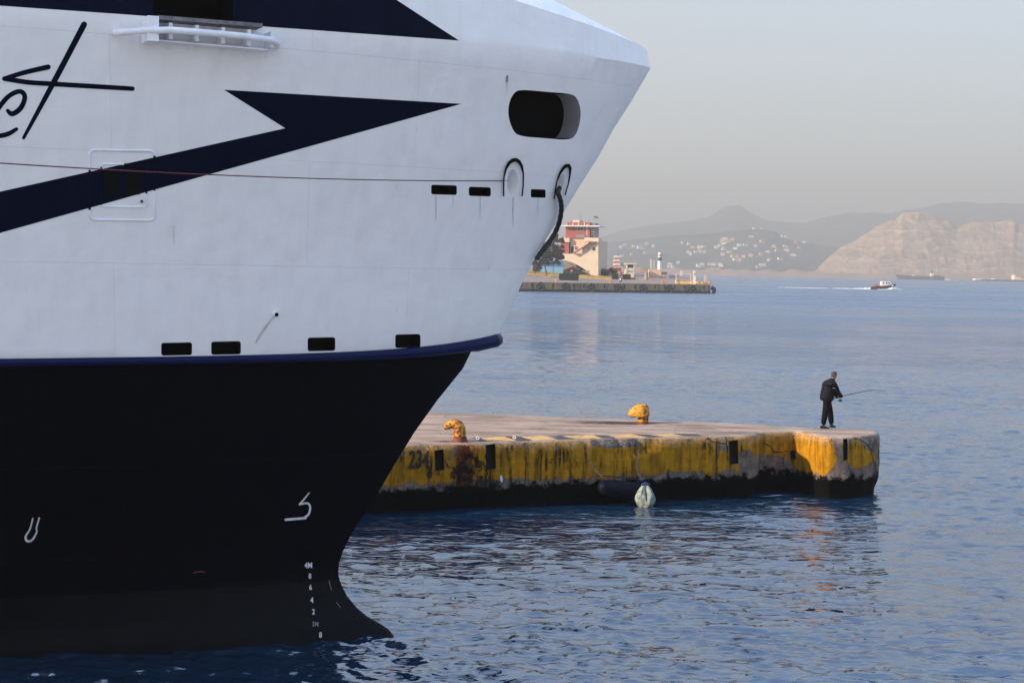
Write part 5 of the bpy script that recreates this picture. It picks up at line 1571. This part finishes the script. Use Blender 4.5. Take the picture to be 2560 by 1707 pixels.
for k in range(120):
    u = rn.random(); x = 2196 + u * 50; hgt = 1.1 * math.exp(-((x - 2232) / 9) ** 2) + .3
    q = at_z(x, 723.8, 0); blob(V((q.x, q.y + rn.uniform(-2.4, -1.2) * (.5 + u) + rn.uniform(0, .7), 0)), rn.uniform(.4, 1.1), .5, hgt * rn.uniform(.4, 1.15))
for k in range(210):
    u = rn.random(); x = 2180 - u * 225
    if 2070 < x < 2084: continue
    q = at_z(2190, 723, 0); q.x = at(x, 720, q.y).x
    w_ = .4 + 1.6 * u
    blob(V((q.x, q.y + rn.uniform(-w_, w_) + u * 6, 0)), rn.uniform(.5, 1.6), .45, (.75 * math.exp(-u * 9) + .20) * rn.uniform(.4, 1.1))
tag(mb.build('wake', M['foam']), 'white foam thrown up by the pilot boat', None, None, 'stuff')

# ------------------------------------------------------------------ HILLS
def hill_mat(name, c0, c1, c2, sc_, town=False):
    m, t, b = newmat(name)
    v, pos = geo_pos(t)
    n1 = nz(t, v, sc_, 6, .65); n2 = nz(t, v, sc_ * 6, 5, .65)
    c = mixc(t, ramp(t, n1, .4, .62), c0, c1); c = mixc(t, math_(t, 'MULTIPLY', ramp(t, n2, .55, .7), .8), c, c2)
    t.links.new(c, b.inputs['Base Color']); b.inputs['Roughness'].default_value = .95; b.inputs['Specular IOR Level'].default_value = .1
    return m
def ridge(name, sil, Yf, Yc, Yb, mat, seed, amp=.12, profile=None, base_y=None, nz_sc=1):
    xs = np.arange(sil[0][0], sil[-1][0] + .1, 4.0)
    sy = np.interp(xs, [s_[0] for s_ in sil], [s_[1] for s_ in sil])
    vs, fs = [], []
    rows = 64
    for j in range(rows):
        u = j / (rows - 1) * 1.35
        for i, x in enumerate(xs):
            crest = at(x, sy[i], Yc)
            if u <= 1:
                Y = Yf + (Yc - Yf) * u
                h = (profile(u, x) if profile else u ** .85)
            else:
                Y = Yc + (Yb - Yc) * (u - 1) / .35; h = 1 - ((u - 1) / .35) ** 1.4
            X = crest.x * Y / Yc
            z = crest.z * h
            w_ = max(0, min(1, u * 3)) * (1 if u < .93 else max(0, (1 - u)) * 14 if u < 1 else 0)
            z += w_ * crest.z * amp * noise.fractal(V((X * .004 * nz_sc, Y * .004 * nz_sc, seed)), 1, 2, 6)
            vs.append(V((X, Y, z - (3 if j == 0 else 0))))
    n = len(xs)
    for j in range(rows - 1):
        for i in range(n - 1): fs.append((j * n + i, j * n + i + 1, (j + 1) * n + i + 1, (j + 1) * n + i))
    me = bpy.data.meshes.new(name); me.from_pydata(vs, [], fs)
    for p in me.polygons: p.use_smooth = True
    o = link(name, me, None, [mat])
    tag(o, None, None, None, 'structure')
    bm = bmesh.new(); bm.from_mesh(me); tr_ = BVHTree.FromBMesh(bm); bm.free()
    return o, tr_
M['hill'] = hill_mat('scrub_hill', (.035, .05, .05), (.06, .075, .068), (.11, .10, .09), .006)
M['hill2'] = hill_mat('scrub_hill_near', (.035, .05, .045), (.075, .088, .075), (.24, .20, .16), .010)
o, _ = ridge('hills', [(1150, 640), (1300, 628), (1400, 615), (1498, 594), (1534, 582), (1570, 572), (1617, 563), (1677, 556), (1736, 549), (1772, 540), (1792, 527), (1808, 517), (1823, 513), (1845, 512), (1858, 517), (1876, 530), (1895, 540), (1919, 550), (1966, 554), (2015, 556), (2055, 543), (2112, 536), (2168, 534), (2224, 534), (2258, 526), (2311, 518), (2350, 508), (2410, 503), (2457, 508), (2503, 505), (2560, 508), (2700, 500), (2950, 520)], 4600, 6200, 8200, M['hill'], 3.3)
o['label'] = 'high hazy ridge with a pointed peak along the skyline'
o, HT = ridge('hills', [(1300, 684), (1400, 660), (1480, 625), (1530, 606), (1600, 598), (1700, 590), (1800, 582), (1850, 574), (1896, 570), (1935, 578), (1975, 598), (2020, 608), (2070, 616), (2140, 622), (2220, 620), (2330, 630), (2420, 660)], 3250, 3900, 4700, M['hill2'], 8.1, .10)
o['label'] = 'lower hazy hill dotted with pale houses'
def quarry_mat():
    m, t, b = newmat('quarry_rock')
    v, pos = geo_pos(t)
    sep = t.nodes.new('ShaderNodeSeparateXYZ'); t.links.new(pos, sep.inputs[0])
    n1 = nz(t, v, .012, 6, .65); n2 = nz(t, v, .07, 6, .7)
    st = t.nodes.new('ShaderNodeMapping'); st.inputs['Scale'].default_value = (.05, .02, .012); t.links.new(pos, st.inputs[0])
    n3 = nz(t, st.outputs[0], 1, 6, .65)
    c = mixc(t, ramp(t, n1, .35, .65), (.33, .225, .145), (.46, .33, .225))
    c = mixc(t, math_(t, 'MULTIPLY', ramp(t, n3, .52, .62), .7), c, (.22, .15, .11))
    c = mixc(t, math_(t, 'MULTIPLY', ramp(t, n2, .58, .72), .6), c, (.72, .56, .42))
    c = mixc(t, math_(t, 'MULTIPLY', ramp(t, nz(t, v, .02, 6, .7), .60, .70), .75), c, (.10, .09, .065))
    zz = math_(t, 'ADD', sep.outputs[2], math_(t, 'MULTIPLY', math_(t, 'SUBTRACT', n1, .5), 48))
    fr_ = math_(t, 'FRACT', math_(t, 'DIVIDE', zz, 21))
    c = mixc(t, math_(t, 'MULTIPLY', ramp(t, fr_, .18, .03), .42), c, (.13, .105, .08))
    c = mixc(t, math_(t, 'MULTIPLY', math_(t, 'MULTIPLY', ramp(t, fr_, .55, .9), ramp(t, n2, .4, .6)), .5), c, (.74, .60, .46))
    t.links.new(c, b.inputs['Base Color']); b.inputs['Roughness'].default_value = .95
    bump(t, b, math_(t, 'ADD', n3, n2), 1, 9)
    return m
def qprof(u, x):
    # cliff with quarry benches on a talus foot
    steps = 6
    if u < .18: return .10 * u / .18
    q = (u - .18) / .82 * steps; k = math.floor(q); f_ = q - k
    f_ = min(1, f_ / .32)
    return .10 + .90 * min(1, (k + f_) / steps)
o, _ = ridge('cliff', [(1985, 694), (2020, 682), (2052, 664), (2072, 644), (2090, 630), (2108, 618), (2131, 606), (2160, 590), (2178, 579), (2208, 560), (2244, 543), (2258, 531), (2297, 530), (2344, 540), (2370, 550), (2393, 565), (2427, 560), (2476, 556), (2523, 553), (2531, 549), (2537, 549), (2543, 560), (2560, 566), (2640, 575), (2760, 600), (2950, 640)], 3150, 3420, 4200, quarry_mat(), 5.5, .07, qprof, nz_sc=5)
o['label'] = 'terraced orange quarry cliff above the far shore'
# low shore strip
vs, fs = [], []
mb = MB()
xs = list(range(1150, 3000, 10)); prof_ = [(3000, -2), (3010, .3), (3060, 4), (3200, 9), (3400, 14)]
vs = []
for x in xs:
    for Y, z in prof_:
        q = at(x, 690, Y); vs.append(V((q.x, Y + 60 * noise.noise(V((x * .01, 0, 0))) , z * (1 + .7 * noise.noise(V((x * .03, Y * .01, 4)))))))
n = len(prof_)
mb.add(vs, [(i * n + j, (i + 1) * n + j, (i + 1) * n + j + 1, i * n + j + 1) for i in range(len(xs) - 1) for j in range(n - 1)])
tag(mb.build('shore', hill_mat('shore_earth', (.36, .22, .16), (.28, .19, .14), (.14, .13, .09), .02), fix=False), 'low pinkish shore strip at the foot of the hills', None, None, 'structure')

# ---- houses on the hill, each one its own
Z2 = [(320,280),(365,278),(290,340),(525,338),(555,345),(95,360),(150,365),(125,375),(60,410),(85,435),(205,410),(250,405),(325,412),(375,380),(465,418),(485,445),(550,415),(630,385),(655,425),(690,383),(125,458),(80,475),(155,490),(190,495),(235,492),(290,485),(370,480),(420,455),(605,480),(210,520),(55,545),(430,520),(510,510),(380,555),(345,572),(35,595),(175,430),(30,425),(170,515),(560,445)]
Z5 = [(100,165),(180,120),(360,150),(480,175),(560,195),(785,145),(640,95),(1410,75),(1525,100),(1600,170),(1740,170),(1840,155),(1760,225),(1680,265),(1525,275),(1560,315),(1800,270),(1860,270),(2100,165),(2185,135),(2240,90),(2290,70),(2215,30),(2250,210),(2250,320),(120,350),(320,320),(620,285),(1125,515),(1120,570),(1300,490),(1735,560),(1805,545),(1965,525),(2050,525),(2190,550),(2120,645),(1190,575)]
HP = [(1780 + x / 3.015, 480 + y / 3.015) for x, y in Z2] + [(1540 + x / 8.4, 600 + y / 8.4) for x, y in Z5] + [(2157, 676.5)]
HM = [simple('house_white', (.82, .80, .76), .7, .05), simple('house_cream', (.78, .62, .42), .7, .05), simple('house_rose', (.66, .42, .34), .7, .05)]
RM = simple('tile_roof', (.42, .16, .09), .8); FM = simple('flat_roof', (.55, .50, .46), .8)
rn = random.Random(21)
cols = ['white', 'cream', 'rose']
for i, (x, y) in enumerate(HP):
    h = HT.ray_cast(EYE, ray(x, y).normalized())
    if h[0] is None: h = (at_z(x, 684, 6) if y > 660 else at(x, y, 3600), 0)
    c = h[0]; k = 1 if rn.random() < .45 else 0
    k = 2 if rn.random() < .12 else k
    wx, wy, hz = rn.uniform(5, 10), rn.uniform(6, 8), rn.uniform(3.5, 6)
    if rn.random() < .2: wx *= 1.5
    rot = Matrix.Rotation(rn.uniform(-.35, .35), 3, 'Z')
    region = 'upper slope' if y < 600 else ('middle slope' if y < 642 else 'foot')
    side = 'left part' if x < 1700 else ('centre' if x < 1850 else 'right part')
    e = empty('house', c, 'tiny %s house, %s of the hazy hill, %s' % (cols[k], region, side), 'house', 'houses: %s, %s, %s' % (cols[k], region, side))
    mb = MB(); mb.box(c + V((0, -1, hz / 2 - 2)), (wx, wy, hz + 4), rot)
    if rn.random() < .4: mb.box(c + rot @ V((wx * .45, -2, hz / 4 - 2)), (wx * .7, wy * .7, hz / 2 + 4), rot)
    mb.build('wall', HM[k], e, sm=False)
    for q in range(2):
        mb = MB(); mb.box(c + rot @ V((-wx / 2 + (q + .5) * wx / 2, -1 - wy / 2, hz * .6)), (1.2, .15, 1.4), rot); mb.build('window', M['glass'], e, sm=False)
    mb = MB()
    if k and rn.random() < .8:
        t_ = hz; a0 = [c + rot @ V((sx * (wx / 2 + .4), sy * (wy / 2 + .4) - 1, t_ + .003)) for sx, sy in ((-1, -1), (1, -1), (1, 1), (-1, 1))]
        r0_, r1_ = c + rot @ V((-wx * .3, -1, t_ + 2)), c + rot @ V((wx * .3, -1, t_ + 2))
        mb.add(a0 + [r0_, r1_], [(0, 1, 5, 4), (1, 2, 5), (2, 3, 4, 5), (3, 0, 4), (0, 3, 2, 1)]); mb.build('roof', RM, e, sm=False)
    else:
        mb.box(c + V((0, -1, hz + .153)), (wx + .5, wy + .5, .3), rot); mb.build('roof', FM, e, sm=False)

ORD = ['first', 'second', 'third', 'fourth', 'fifth', 'sixth', 'seventh', 'eighth', 'ninth', 'tenth', 'eleventh', 'twelfth', 'thirteenth', 'fourteenth', 'fifteenth', 'sixteenth', 'seventeenth']
bins = {}
for o in COL.objects:
    if o.get('category') == 'house': bins.setdefault(o['label'], []).append(o)
for lb_s, os_ in bins.items():
    if len(os_) > 1:
        os_.sort(key=lambda q: q.location.x)
        for k, q in enumerate(os_): q['label'] = q['label'].replace(' of the hazy hill,', ' of the hill,') + ', %s from left' % ORD[min(k, 16)]
# ---- ships at anchor
def ship(x0, x1, ytop0, ytop1, ywl, Y, label, bow_left, supers, hullc, flare=4):
    a, b_ = at(x0, ywl, Y), at(x1, ywl, Y); zt0, zt1 = at(x0, ytop0, Y).z, at(x1, ytop1, Y).z
    e = empty('cargo_ship', V(((a.x + b_.x) / 2, Y, 0)), label, 'ship', 'ships anchored off the far shore')
    mb = MB(); L_ = b_.x - a.x; wd = min(14, L_ * .09)
    rings = []
    for u, f_, rise in ((0, .05, 0), (.03, .45, 0), (.10, .95, 0), (.5, 1, 0), (.93, .95, 0), (.985, .8, 0), (1, .7, 0)):
        zt = zt0 + (zt1 - zt0) * min(1, u / .18) if u < .18 else zt1
        sh = (1 - min(1, u / .1)) * flare
        rings.append([V((a.x + L_ * u - (0 if k_ in (0, 3) else -sh), Y + s_ * wd * f_, zt if k_ in (0, 3) else -1)) for k_, s_ in ((0, -1), (1, -.8), (2, .8), (3, 1))])
    mb.loft(rings); mb.build('hull', hullc, e, sm=False)
    for nm, r, mt in supers:
        mb = MB(); pbox(mb, *r, Y - wd * .6, wd * 1.2); mb.build(nm, mt, e, sm=False)
    return e
M['ship_grey'] = simple('ship_slate', (.07, .08, .11), .6, .1, .05)
M['ship_grey2'] = simple('ship_dull', (.13, .13, .15), .6, .1, .05)
M['sup'] = simple('superstructure_cream', (.80, .66, .48), .7, .05)
ship(2236, 2359, 686, 691, 701.5, 2300, 'long slate blue cargo ship with a cream bridge block near its right end', True, [('superstructure', (2328, 2334, 683, 693), M['sup']), ('funnel', (2329, 2332.5, 677, 683), M['ship_grey']), ('deck_house', (2284, 2286, 687, 690), M['wframe']), ('stern_deck', (2336, 2352, 688.5, 692), M['ship_grey'])], M['ship_grey'], 14)
ship(2434, 2660, 698, 701.5, 705.5, 2200, 'low grey tanker with a white bow and a cream bridge at the right picture edge', True, [('superstructure', (2536, 2552, 693, 702), M['sup']), ('superstructure', (2536, 2540, 688, 693), M['sup']), ('forecastle', (2438, 2455, 696.5, 700), M['wframe']), ('deck_house', (2485, 2487, 697, 700), M['wframe']), ('bridge_wing', (2552, 2575, 698, 702), M['sup'])], M['ship_grey2'], 6)
mb = MB(); pbox(mb, 2362, 2379, 698.5, 703, 2400, 20)
mb.build('x', M['sup']); bpy.data.objects.remove(bpy.data.objects['x'])
e = empty('barge', V((at(2370, 703, 2400).x, 2400, 0)), 'small tan barge just right of the slate blue cargo ship', 'boat')
mb = MB(); mb.loft([[at(x, y, 2400) + V((0, o_, 0)) for x, y in ((2361, 699.5), (2364, 703.5), (2377, 703.7), (2380, 699.8))] for o_ in (0, 9)]); mb.build('hull', simple('tan_barge', (.55, .42, .32), .8), e)
mb = MB(); pbox(mb, 2367, 2374, 697.5, 699.6, 2402, 5); mb.build('cabin', M['sup'], e)

# ------------------------------------------------------------------ HAZE
hz_top = 420.0
m = bpy.data.materials.new('haze'); m.use_nodes = True; t = m.node_tree
for n_ in list(t.nodes):
    if n_.type == 'BSDF_PRINCIPLED': t.nodes.remove(n_)
pv = t.nodes.new('ShaderNodeVolumePrincipled')
pv.inputs['Color'].default_value = (.475, .480, .468, 1)
pv.inputs['Density'].default_value = HAZE_DENSITY
pv.inputs['Anisotropy'].default_value = .1
t.links.new(pv.outputs[0], t.nodes['Material Output'].inputs['Volume'])
mb = MB(); mb.box((0, 14900, hz_top / 2 - 3), (62500, 31500, hz_top + 6))
hz = mb.build('haze', m, sm=False)
hz.visible_shadow = True
tag(hz, 'pale morning haze over the bay', None, None, 'stuff')
